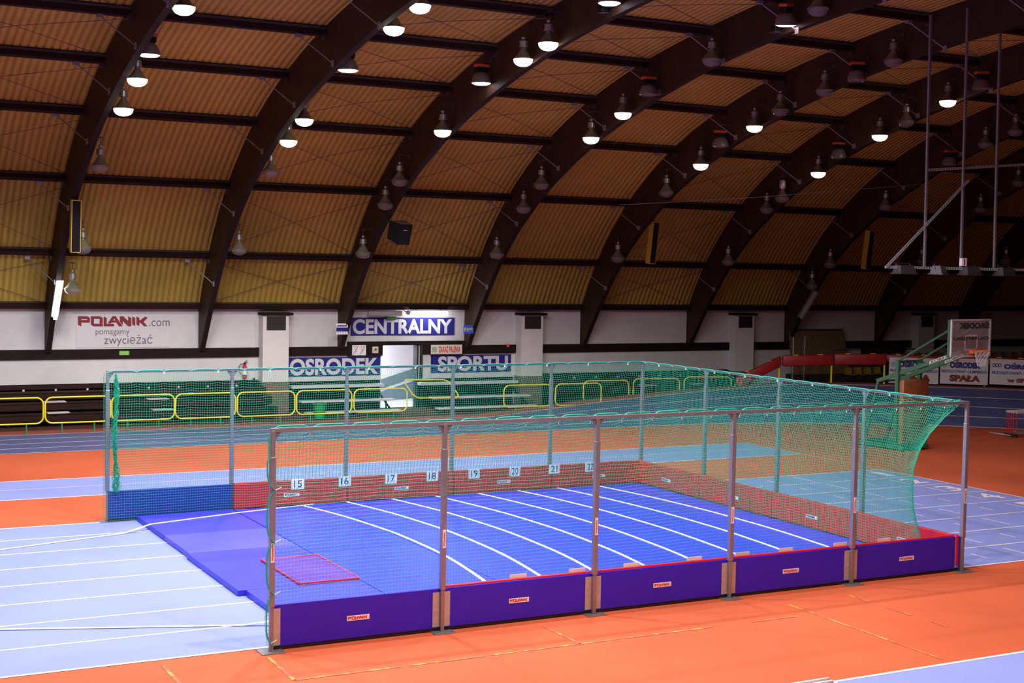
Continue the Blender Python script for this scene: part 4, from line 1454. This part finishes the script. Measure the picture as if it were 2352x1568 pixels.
# ------------------------------------------------------------------ barrier rails along the track
def rr_frame(W, H, rad, n=7):
    pts = []
    for cx, cz, a0 in ((W / 2 - rad, H / 2 - rad, 0), (-W / 2 + rad, H / 2 - rad, PI / 2), (-W / 2 + rad, -H / 2 + rad, PI), (W / 2 - rad, -H / 2 + rad, 1.5 * PI)):
        for i in range(n):
            a = a0 + PI / 2 * i / (n - 1)
            pts.append((cx + rad * math.cos(a), 0, cz + rad * math.sin(a)))
    return pts


BFR = MB().path(rr_frame(1.89, 0.76, 0.20), 0.024, 8, True).mesh('rail_frame', M['yellow'], True)
BPO = [MB().tube((sx * 0.47, 0.0, 0.0), (sx * 0.47, 0.0, 0.31), 0.022, 8).box(sx * 0.47 - 0.06, sx * 0.47 + 0.06, -0.06, 0.06, 0.0, 0.008).mesh('post', M['green_post']) for sx in (-1, 1)]


def barrier(label, x, y, z=0.0, rz=0.0):
    o = thing('barrier_rail', label, 'barrier', (x, y, z), rz, 'yellow barrier rails along the track')
    f = link('rail_frame', BFR, o, (0, 0, 0.68))
    for m_ in BPO:
        link('post', m_, o)
    return o


BW = ['leftmost', 'second', 'third', 'fourth', 'fifth', 'sixth', 'seventh']
for i, xc in enumerate((0.30, 2.245, 4.175, 6.10, 8.05, 9.995, 11.965)):
    barrier('yellow rounded barrier rail on green posts, %s from the left' % BW[i] if i else 'leftmost yellow rounded barrier rail on green posts, cut by the frame', xc, 25.06)
barrier('yellow barrier rail just right of the leaning frame', 17.50, 25.06)
barrier('yellow barrier rail where the track begins to bank', 19.55, 25.06)
for i, a in enumerate((0.055, 0.155, 0.255)):
    r = 20.75
    barrier(('yellow barrier rail half hidden behind the bank, nearest the corner post', 'yellow barrier rail half hidden behind the bank, middle of three', 'yellow barrier rail half hidden behind the bank, beside the red pads')[i],
            BX + r * math.sin(a), BY + r * math.cos(a), 0.05 * i, -a)
o = thing('loose_frame', 'loose yellow rail frame leaning on the white benches', 'barrier', (14.85, 27.05, 0.47), 0)
sk_ = [(p[0] * 0.93 + (-0.13 * p[2] / 0.38), 0.62 * (p[2] + 0.38) / 0.76 * 0.9, (p[2] + 0.38) * 0.80 + 0.02 - 0.02 * p[0]) for p in rr_frame(1.89, 0.76, 0.20)]
MB().path(sk_, 0.024, 8, True).build('rail_frame', M['yellow'], o, True)

# ------------------------------------------------------------------ bleachers along the wall
def dark_bleacher(label, x0, x1, whites=()):
    xc = (x0 + x1) / 2
    o = thing('bleacher', label, 'bleacher', (xc, 26.55, 0))
    a, b = x0 - xc, x1 - xc
    tiers = ((0.0, 0.42), (0.62, 0.70), (1.24, 0.97))
    for y, z in tiers:
        MB().bbox(a, b, y, y + 0.36, z - 0.05, z, 0.01).build('seat_plank', M['bench'], o)
        MB().bbox(a, b, y + 0.02, y + 0.06, z - 0.25, z - 0.06, 0.006).build('front_plank', M['bench'], o)
    MB().box(a, b, 0.40, 0.60, 0.02, 0.20).box(a, b, 1.0, 1.22, 0.02, 0.44).box(a, b, 1.62, 2.23, 0.02, 0.78).build('step', M['bench_dark'], o)
    MB().box(a, b, 2.17, 2.23, 0.78, 1.13).build('back_board', M['bench_dark'], o)
    MB().bbox(a, b, 2.02, 2.08, 0.98, 1.10, 0.008).build('back_rest', M['bench'], o)
    n = int((x1 - x0) / 0.98)
    for i in range(n):
        q = a + 0.35 + i * 0.98
        MB().box(q - 0.03, q + 0.03, 1.66, 1.72, 0.90, 1.02).build('bracket', M['bench_white'], o)
    for wx, y, z in whites:
        MB().box(wx - xc - 0.33, wx - xc + 0.33, y - 0.02, y + 0.36, z, z + 0.022).build('pale_plank', M['bench_white'], o)
    for q in (a + 0.2, 0, b - 0.2):
        MB().box(q - 0.04, q + 0.04, 0.08, 0.14, 0, 0.37).build('leg', M['bench_dark'], o)
    return o


dark_bleacher('dark red wooden bleacher left of the first column', -8.0, 8.94, ((1.95, 0.0, 0.42), (1.95, 0.62, 0.70), (5.15, 0.0, 0.42), (5.15, 0.62, 0.70)))
dark_bleacher('dark wooden bleacher right of the second column', 19.9, 28.8, ((24.0, 0.62, 0.70), (26.4, 0.62, 0.70)))


def white_bench(label, x0, x1):
    xc = (x0 + x1) / 2
    o = thing('bench', label, 'bench', (xc, 26.7, 0))
    a, b = x0 - xc, x1 - xc
    for y, z, h in ((0.0, 0.16, 0.05), (0.55, 0.49, 0.06), (1.55, 0.93, 0.10)):
        cuts = [a, a + (b - a) * 0.62, b] if b - a > 3.6 else [a, b]
        for c0, c1 in zip(cuts[:-1], cuts[1:]):
            MB().bbox(c0, c1 - 0.02, y, y + 0.34, z - h, z, 0.008).build('plank', M['bench_white'], o)
    MB().box(a, b, 2.03, 2.08, 0.0, 1.03).build('back_board', M['bench_dark'], o)
    for q in (a + 0.3, (a + b) / 2, b - 0.3):
        for yy_, zz_ in ((0.15, 0.11), (0.72, 0.43), (1.72, 0.83)):
            MB().beam((q, yy_, 0), (q, yy_, zz_), 0.05, 0.05).build('leg', M['bench_dark'], o)
        MB().beam((q, 0.15, 0.08), (q, 1.75, 0.80), 0.05, 0.05).build('strut', M['bench_dark'], o)
    return o


white_bench('white plank bench between the first column and the door', 10.0, 13.45)
white_bench('white plank bench right of the open door', 14.85, 18.85)
o = thing('waste_bin', 'green plastic bin standing by the left white bench', 'bin', (10.25, 26.2, 0))
MB().lathe([(0.0, 0.02), (0.17, 0.02), (0.22, 0.50), (0.23, 0.52), (0.20, 0.52)], n=18).build('bucket', M['green_bin'], o, True)
MB().lathe([(0.225, 0.47), (0.245, 0.50), (0.245, 0.53), (0.20, 0.535)], n=18).build('rim', M['green_post'], o, True)

# ------------------------------------------------------------------ far end: padded rail, banners, seats
def ring_pt(a, r, z=0):
    return Vector((BX + r * math.sin(a), BY + r * math.cos(a), z))


def rail_pad(label, p0, p1, z0, z1, h=0.42):
    p0, p1 = Vector(p0), Vector(p1)
    c = (p0 + p1) / 2
    zc = (z0 + z1) / 2
    d = p1 - p0
    L = d.length
    o = thing('rail_pad', label, 'pad', (c.x, c.y, zc), math.atan2(d.y, d.x), 'red pads along the bend rail')
    sl = (z1 - z0) / L
    m = MB().bbox(-L / 2 - 0.03, L / 2 + 0.03, -0.10, 0.10, -h / 2, h / 2, 0.07)
    m.xf(lambda p: Vector((p.x, p.y, p.z + sl * p.x)))
    m.build('cover', M['rail_red'], o, True)
    s_ = MB()
    for q in (-0.25, 0.25):
        s_.box(q * L - 0.09, q * L + 0.09, -0.06, 0.06, h / 2 - 0.005 + sl * q * L, h / 2 + 0.015 + sl * q * L)
    s_.build('strap', M['yellow'], o)
    p = MB().tube((L / 2 - 0.02, 0.02, -h / 2 + 0.03 + sl * L / 2), (L / 2 - 0.02, 0.02, -zc + 0.3), 0.035, 8)
    p.build('post', M['yellow'], o)
    return o


rail_pad('red rail pad sloping up behind the net', (26.15, 24.60), (27.72, 24.02), 0.98, 1.80)
rail_pad('red rail pad in front of the chipboard panel', (27.82, 23.98), (29.52, 23.18), 1.82, 1.88)
rail_pad('red rail pad beside the first white banner', (29.60, 23.13), (31.22, 22.18), 1.91, 1.95)
for i, (p0, p1) in enumerate((((31.35, 22.30), (32.85, 21.22)), ((32.9, 21.18), (34.2, 20.06)), ((34.25, 20.0), (35.3, 18.9)))):
    rail_pad('red rail pad showing above the %s white banner' % ['first', 'second', 'third'][i], p0, p1, 1.98, 1.98, 0.30)


def end_banner(label, p0, p1, z0, z1, lines, round_emblem):
    p0, p1 = Vector(p0), Vector(p1)
    c = (p0 + p1) / 2
    d = p1 - p0
    L = d.length
    o = thing('sponsor_banner', label, 'banner', (c.x, c.y, z0), math.atan2(d.y, d.x))
    H = z1 - z0
    MB().box(-L / 2 + 0.01, L / 2 - 0.01, 0, 0.03, 0, H).build('sheet', M['banner_bg'], o)
    for body, a, b, za, zb, m_, bold in lines:
        text_in(MB(), body, -L / 2 + a * L, -L / 2 + b * L, za * H, zb * H, lambda x, z: (x, -0.005, z), bold=bold).build('lettering', M[m_], o)
    e = MB()
    if round_emblem:
        ex, ez = -L / 2 + 0.09 * L, 0.74 * H
        e.path([(ex + 0.085 * math.cos(2 * PI * i / 20), -0.006, ez + 0.085 * math.sin(2 * PI * i / 20)) for i in range(20)], 0.005, 4, True)
        for a in range(4):
            t = PI / 4 + a * PI / 2
            e.box(ex + 0.035 * math.cos(t) - 0.014, ex + 0.035 * math.cos(t) + 0.014, -0.008, -0.003, ez + 0.035 * math.sin(t) - 0.014, ez + 0.035 * math.sin(t) + 0.014)
    else:
        for q in range(3):
            ex, ez = -L / 2 + (0.07 + q * 0.05) * L, 0.76 * H
            e.path([(ex + 0.045 * math.cos(2 * PI * i / 16), -0.006, ez + 0.06 * math.sin(2 * PI * i / 16)) for i in range(16)], 0.012, 4, True)
    e.build('emblem', M['ink_navy'], o)
    return o


LN1 = [('OŚRODEK', 0.20, 0.84, 0.62, 0.93, 'ink_navy', 0.075), ('PRZYGOTOWAŃ  OLIMPIJSKICH', 0.03, 0.97, 0.41, 0.58, 'ink_navy', 0.03), ('SPAŁA', 0.20, 0.84, 0.10, 0.36, 'logo_red', 0.07)]
LN3 = [('OŚRODEK', 0.24, 1.02 - 0.06, 0.62, 0.88, 'ink_blue', 0.075), ('PRZYGOTOWAŃ  OLIMPIJSKICH', 0.04, 0.97, 0.38, 0.56, 'ink_blue', 0.03), ('w SPALE', 0.30, 0.85, 0.10, 0.27, 'logo_red', 0.07)]
end_banner('white banner behind the basketball stand, with a round emblem', (31.33, 22.10), (32.80, 21.02), 1.07, 2.03, LN1, True)
end_banner('white banner under the basketball backboard, red SPAŁA lettering', (32.84, 21.0), (34.14, 19.87), 1.10, 2.06, LN1, True)
end_banner('white banner at the right edge with three rings', (34.17, 19.84), (35.60, 18.35), 1.14, 2.08, LN3, False)

o = thing('spectator_stand', 'dark stepped spectator stand behind the banked bend', 'stand', (40.0, 27.3, 0))
MB().box(-7.2, 9.0, -1.2, 0.0, 0, 0.85).box(-4.9, 9.0, 0.0, 1.45, 0, 1.30).build('steps', M['stand'], o)
MB().tube((-7.0, -0.25, 1.98), (-2.6, -0.25, 1.98), 0.022, 8).tube((-7.0, -0.25, 0.85), (-7.0, -0.25, 1.98), 0.02, 8).tube((-2.6, -0.25, 1.98), (-2.1, -0.25, 1.6), 0.022, 8).tube((-4.6, -0.25, 0.85), (-4.6, -0.25, 1.98), 0.018, 8).build('handrail', M['bracket'], o)


def seat_mesh():
    m = MB()
    n = 8
    for i in range(n + 1):
        t = i / n
        if t < 0.5:
            y, z = -0.20 + 0.36 * (t / 0.5), 0.0 - 0.03 * math.sin(PI * t / 0.5)
        else:
            y, z = 0.16 + 0.08 * ((t - 0.5) / 0.5), 0.30 * ((t - 0.5) / 0.5)
        for j in range(5):
            q = j / 4 - 0.5
            m.v.append((q * 0.44, y - 0.05 * (abs(q) * 2) ** 2 * (1 if t > 0.5 else 0), z + 0.04 * (abs(q) * 2) ** 2 * (1 if t <= 0.5 else 0)))
    for i in range(n):
        for j in range(4):
            k = i * 5 + j
            m.f.append((k, k + 1, k + 6, k + 5))
    return m


SEAT = seat_mesh().mesh('shell', M['seat_yellow'], True)
SUP = MB().box(-0.16, 0.16, -0.10, 0.12, -0.12, -0.035).mesh('support', M['stand'])
S_UP = ['first', 'second', 'third', 'fourth', 'fifth', 'sixth', 'seventh', 'eighth', 'ninth', 'tenth', 'eleventh', 'twelfth', 'thirteenth', 'fourteenth']


def seat(label, x, y, z, grp):
    o = thing('stadium_seat', label, 'seat', (x, y, z), 0, grp)
    link('shell', SEAT, o)
    link('support', SUP, o)


for i in range(4):
    seat('%s yellow plastic seat from the left in the lower row, left of the banners' % S_UP[i], 33.45 + i * 0.52, 26.6, 0.97, 'yellow seats in the lower row')
for i in range(14):
    seat('%s yellow plastic seat from the left in the back row behind the banners' % S_UP[i], 36.6 + i * 0.66, 27.9, 1.42, 'yellow seats in the back row')

o = thing('chipboard_panel', 'large chipboard panel leaning on the wall behind the red pads', 'panel', (33.2, 28.45, 0.9))
MB().bbox(-1.5, 1.4, -0.02, 0.02, 0.0, 1.83, 0.008).xf(lambda p: Vector((p.x + (0.25 if p.x > 0 and p.z < 1 else 0), p.y - 0.25 * (1 - p.z / 1.83), p.z))).build('sheet', M['osb'], o)
MB().box(-1.5, 1.4, -0.03, 0.03, 1.82, 1.87).build('top_edge', M['bench'], o)
MB().box(-1.4, 1.3, -0.30, 0.25, -0.9, 0.0).build('plinth', M['stand'], o)
o = thing('stored_panel', 'dark reddish board stored behind the back row seats', 'panel', (36.9, 28.5, 1.3))
MB().bbox(-1.2, 1.3, -0.03, 0.03, 0.0, 0.95, 0.01).build('sheet', M['bench'], o)
MB().box(-1.15, -1.05, -0.05, -0.03, 0.0, 0.93).box(1.15, 1.25, -0.05, -0.03, 0.0, 0.93).build('batten', M['bench_dark'], o)
for i, (x, y, z0, z1) in enumerate(((29.95, 26.0, 0.0, 2.58), (30.52, 26.0, 0.0, 2.61))):
    o = thing('steel_pole', ['thicker grey pole standing left of the chipboard panel', 'thinner grey pole standing in front of the chipboard panel'][i], 'pole', (x, y, 0))
    MB().tube((0, 0, 0.02), (0, 0, z1), 0.045 - 0.012 * i, 10).build('tube', M['steel'], o, True)
    MB().lathe([(0.0, 0.0), (0.15, 0.0), (0.15, 0.02), (0.05, 0.03)], n=16).build('foot', M['bracket'], o)

# ------------------------------------------------------------------ basketball stand
HB = Vector((24.12, 11.15, 0))
ha = math.radians(8)
o = thing('basketball_stand', 'green portable basketball stand with clear backboard', 'basketball stand', HB, ha)
# local: x to the board's right, -y towards the front, z up
bz0, bz1 = 2.86, 3.93
g = MB().box(-0.88, 0.88, -0.012, 0.012, bz0 + 0.03, bz1 - 0.03)
bd = g.build('backboard', M['board_glass'], o)
fr = MB()
for a, b, c, d in ((-0.9, 0.9, bz0, bz0 + 0.05), (-0.9, 0.9, bz1 - 0.05, bz1), (-0.9, -0.85, bz0, bz1), (0.85, 0.9, bz0, bz1)):
    fr.box(a, b, -0.02, 0.03, c, d)
fr.build('frame', M['hoop_white'], bd)
fr = MB()
for a, b, c, d in ((-0.30, 0.30, 3.04, 3.09), (-0.30, 0.30, 3.44, 3.49), (-0.30, -0.25, 3.04, 3.49), (0.25, 0.30, 3.04, 3.49)):
    fr.box(a, b, -0.018, -0.012, c, d)
fr.build('target_square', M['hoop_white'], bd)
tx = MB()
text_in(tx, 'ŚRODEK', 0.82, -0.55, 3.66, 3.87, lambda x, z: (x, -0.015, z), bold=0.05)
text_in(tx, 'OLIMPIJSKI', 0.80, -0.80, 3.32, 3.43, lambda x, z: (x, -0.0195, z), bold=0.02)
tx.build('lettering', M['ink_black'], bd)
MB().box(-0.92, -0.87, 0.03, 0.10, bz0 - 0.05, bz1 - 0.02).box(0.87, 0.92, 0.03, 0.10, bz0 - 0.05, bz1 - 0.02).box(-0.9, 0.9, 0.05, 0.09, 3.30, 3.36).build('back_frame', M['hoop_green'], o)
rim = MB().path([(0.225 * math.cos(2 * PI * i / 28), -0.38 + 0.225 * math.sin(2 * PI * i / 28), 3.05) for i in range(28)], 0.012, 6, True)
rim.box(-0.09, 0.09, -0.16, -0.02, 2.96, 3.06)
rim.build('rim', M['rim'], o)
nt_ = MB()
for i in range(12):
    for sg in (1, -1):
        pts = []
        for j in range(9):
            t = j / 8
            a = 2 * PI * i / 12 + sg * t * 1.6
            r = 0.22 - 0.11 * t ** 0.7
            pts.append((r * math.cos(a), -0.38 + r * math.sin(a), 3.04 - 0.42 * t))
        nt_.path(pts, 0.004, 4)
nt_.build('hoop_net', M['net_white'], o)
PB = 2.1
for sx in (-0.5, 0.5):
    MB().beam((sx, PB, 0.12), (sx, PB, 2.66), 0.11, 0.11, (0, 1, 0)).build('post', M['hoop_green'], o)
    MB().beam((sx, PB + 0.75, 1.98), (sx * 0.55, 0.08, 3.0), 0.08, 0.11).build('arm', M['hoop_green'], o)
    MB().tube((sx, PB, 2.62), (sx * 0.9, 0.08, bz1 - 0.15), 0.032, 8).build('stay', M['hoop_green'], o)
    MB().beam((sx, PB + 0.70, 1.98), (sx, PB + 1.15, 0.12), 0.07, 0.07).build('back_leg', M['hoop_green'], o)
    ar = MB()
    n = Vector((0.45 * sx / abs(sx) * 0, 0, 0))
    d = Vector((sx * 0.55 - sx, 0.08 - PB - 0.75, 1.02))
    xs_ = -0.06
    pl = MB()
    a0, a1 = 0.66, 0.86
    base = Vector((sx, PB + 0.75, 1.98))
    off = Vector((-0.045, 0, 0))
    text_in(pl, 'KOBRA', a0, a1, -0.034, 0.034, lambda t_, z_: base + d * t_ + off * 1.1 + Vector((0, 0, z_)), bold=0.03)
    pl.build('lettering', M['ink_black'], o)
    q = [base + d * t_ + off + Vector((0, 0, z_)) for t_, z_ in ((a0 - 0.02, -0.043), (a1 + 0.02, -0.043), (a1 + 0.02, 0.043), (a0 - 0.02, 0.043))]
    MB().quad(*q).build('arm_plate', M['sign_cream'], o)
MB().beam((-0.5, PB, 2.60), (0.5, PB, 2.60), 0.06, 0.06).beam((-0.5, PB, 1.62), (0.5, PB, 1.62), 0.06, 0.06).beam((-0.5, PB + 0.7, 1.98), (0.5, PB + 0.7, 1.98), 0.06, 0.06).build('crossbar', M['hoop_green'], o)
MB().bbox(-0.60, 0.60, PB - 0.35, PB + 1.5, 0.03, 0.16, 0.02).build('base', M['hoop_green'], o)
MB().bbox(-0.52, 0.66, PB - 0.25, PB - 0.06, 0.16, 2.08, 0.06).build('pad', M['leather'], o, True)
for sx in (-0.5, 0.5):
    MB().tube((sx - 0.04, PB - 0.2, 0.06), (sx + 0.04, PB - 0.2, 0.06), 0.06, 12).build('wheel', M['black'], o)

# ------------------------------------------------------------------ lighting truss with floodlights
TY = 9.0
o = thing('lighting_truss', 'slotted steel truss hanging from the roof with floodlights along its bottom bar', 'truss', (21.4, TY, 5.33))
for x0, x1, zt in ((20.17, 20.10, 11.7), (21.44, 21.36, 12.0), (22.63, 22.53, 12.2), (23.9, 23.8, 12.2)):
    MB().beam((x0 - 21.4, 0, 0.0), (x1 - 21.4, 0, zt - 5.33), 0.055, 0.055, (0, 1, 0)).build('hanger', M['steel'], o)


def slotted(p0, p1, wd):
    m = MB()
    p0, p1 = Vector(p0), Vector(p1)
    L = (p1 - p0).length
    d = (p1 - p0).normalized()
    up = Vector((0, 1, 0)).cross(d).normalized()
    for s_ in (-1, 1):
        m.beam(p0 + up * (s_ * wd * 0.36), p1 + up * (s_ * wd * 0.36), 0.02, wd * 0.28, (0, 1, 0)) if False else m.beam(p0 + up * (s_ * wd * 0.36), p1 + up * (s_ * wd * 0.36), wd * 0.28, 0.02, (0, 1, 0))
    n = int(L / 0.09)
    for i in range(n + 1):
        c = p0 + d * (L * i / n)
        m.beam(c - d * 0.02, c + d * 0.02, wd * 0.6, 0.018, (0, 1, 0))
    return m


slotted((18.84 - 21.4, -0.03, 0.0), (24.6 - 21.4, -0.03, 0.0), 0.07).build('bottom_bar', M['steel_pale'], o)
slotted((20.2 - 21.4, -0.04, 2.48), (24.6 - 21.4, -0.04, 2.88), 0.07).build('upper_bar', M['steel_pale'], o)
slotted((18.84 - 21.4, -0.06, 0.0), (21.53 - 21.4, -0.06, 2.27), 0.07).build('diagonal_bar', M['steel_pale'], o)
FW = ['first', 'second', 'third', 'fourth']
for i, x in enumerate((19.45, 20.62, 21.72, 22.98)):
    q = thing('floodlight', 'grey floodlight on the lighting truss, %s from the left' % FW[i], 'floodlight', (x, TY - 0.05, 5.25), [0.0, 0.5, 0.05, 0.1][i], 'floodlights on the lighting truss')
    b = MB()
    b.add([(-0.26, -0.16, -0.06), (0.26, -0.16, -0.06), (0.26, 0.16, -0.06), (-0.26, 0.16, -0.06), (-0.22, -0.10, 0.14), (0.20, -0.10, 0.14), (0.20, 0.10, 0.14), (-0.22, 0.10, 0.14)],
          [(0, 3, 2, 1), (4, 5, 6, 7), (0, 1, 5, 4), (1, 2, 6, 5), (2, 3, 7, 6), (3, 0, 4, 7)])
    b.build('housing', M['flood'], q)
    MB().box(-0.29, 0.29, -0.19, 0.19, -0.085, -0.055).build('glass_frame', M['bracket'], q)
    MB().box(-0.25, 0.25, -0.15, 0.15, -0.09, -0.084).build('glass', M['lens_off'], q)
    MB().path([(-0.24, 0.02, 0.05), (-0.24, 0.05, 0.18), (0.22, 0.05, 0.18), (0.22, 0.02, 0.05)], 0.012, 5).build('yoke', M['bracket'], q)
q = thing('junction_box', 'small white box above the bottom bar of the lighting truss', 'box', (21.45, TY - 0.06, 5.40))
MB().bbox(-0.09, 0.09, -0.05, 0.05, 0.0, 0.20, 0.01).build('case', M['white'], q)
MB().box(-0.02, 0.02, -0.055, -0.05, 0.02, 0.18).build('seam', M['pad_red'], q)
q = MB().path([(13.5, 13.0, 6.8), (16.5, 11.3, 7.05), (20.1, 9.06, 7.45), (24.5, 9.06, 7.75)], 0.003, 5).build('sagging_wire', M['rod'])
tag(q, 'thin wire stretched across to the lighting truss', 'wire')

# ------------------------------------------------------------------ hurdles
HL = MB()


def hurdle_parts(o, W=1.2, H=0.84):
    MB().bbox(-W / 2, W / 2, -0.012, 0.012, H - 0.07, H, 0.006).build('top_bar', M['white'], o)
    for sx in (-1, 1):
        MB().tube((sx * (W / 2 - 0.06), 0.02, 0.06), (sx * (W / 2 - 0.06), 0.02, H - 0.04), 0.018, 8).build('upright', M['hurdle_red'], o)
        MB().tube((sx * (W / 2 - 0.06), 0.02, 0.045), (sx * (W / 2 - 0.06), 0.72, 0.035), 0.022, 8).build('foot', M['steel_pale'], o)
        MB().box(sx * (W / 2 - 0.06) - 0.03, sx * (W / 2 - 0.06) + 0.03, 0.0, 0.10, 0.0, 0.10).build('weight', M['black'], o)
    MB().tube((-W / 2 + 0.06, 0.02, 0.12), (W / 2 - 0.06, 0.02, 0.12), 0.014, 6).build('cross_tube', M['steel_pale'], o)


h0 = thing('hurdle', 'red and white hurdle at the front of the nested stack on the right', 'hurdle', (29.95, 14.15, 0), 0, 'nested hurdles at the right edge')
hurdle_parts(h0)
HN = ['second', 'third', 'fourth', 'rearmost']
for i in range(4):
    dup(h0, 'red and white hurdle, %s in the nested stack on the right' % HN[i], (29.93 + 0.02 * i, 14.15 + 0.11 * (i + 1), 0))
h1 = thing('hurdle', 'white hurdle bar at the bottom edge, rearmost of its nested stack', 'hurdle', (3.17, -6.66, 0), 0, 'nested hurdles at the bottom edge')
hurdle_parts(h1, 1.2, 1.0)
for i in range(3):
    dup(h1, 'white hurdle bar at the bottom edge, %s of its nested stack' % ['second', 'third', 'nearest'][i], (3.15 - 0.02 * i, -6.66 - 0.09 * (i + 1), 0))

bpy.context.view_layer.update()
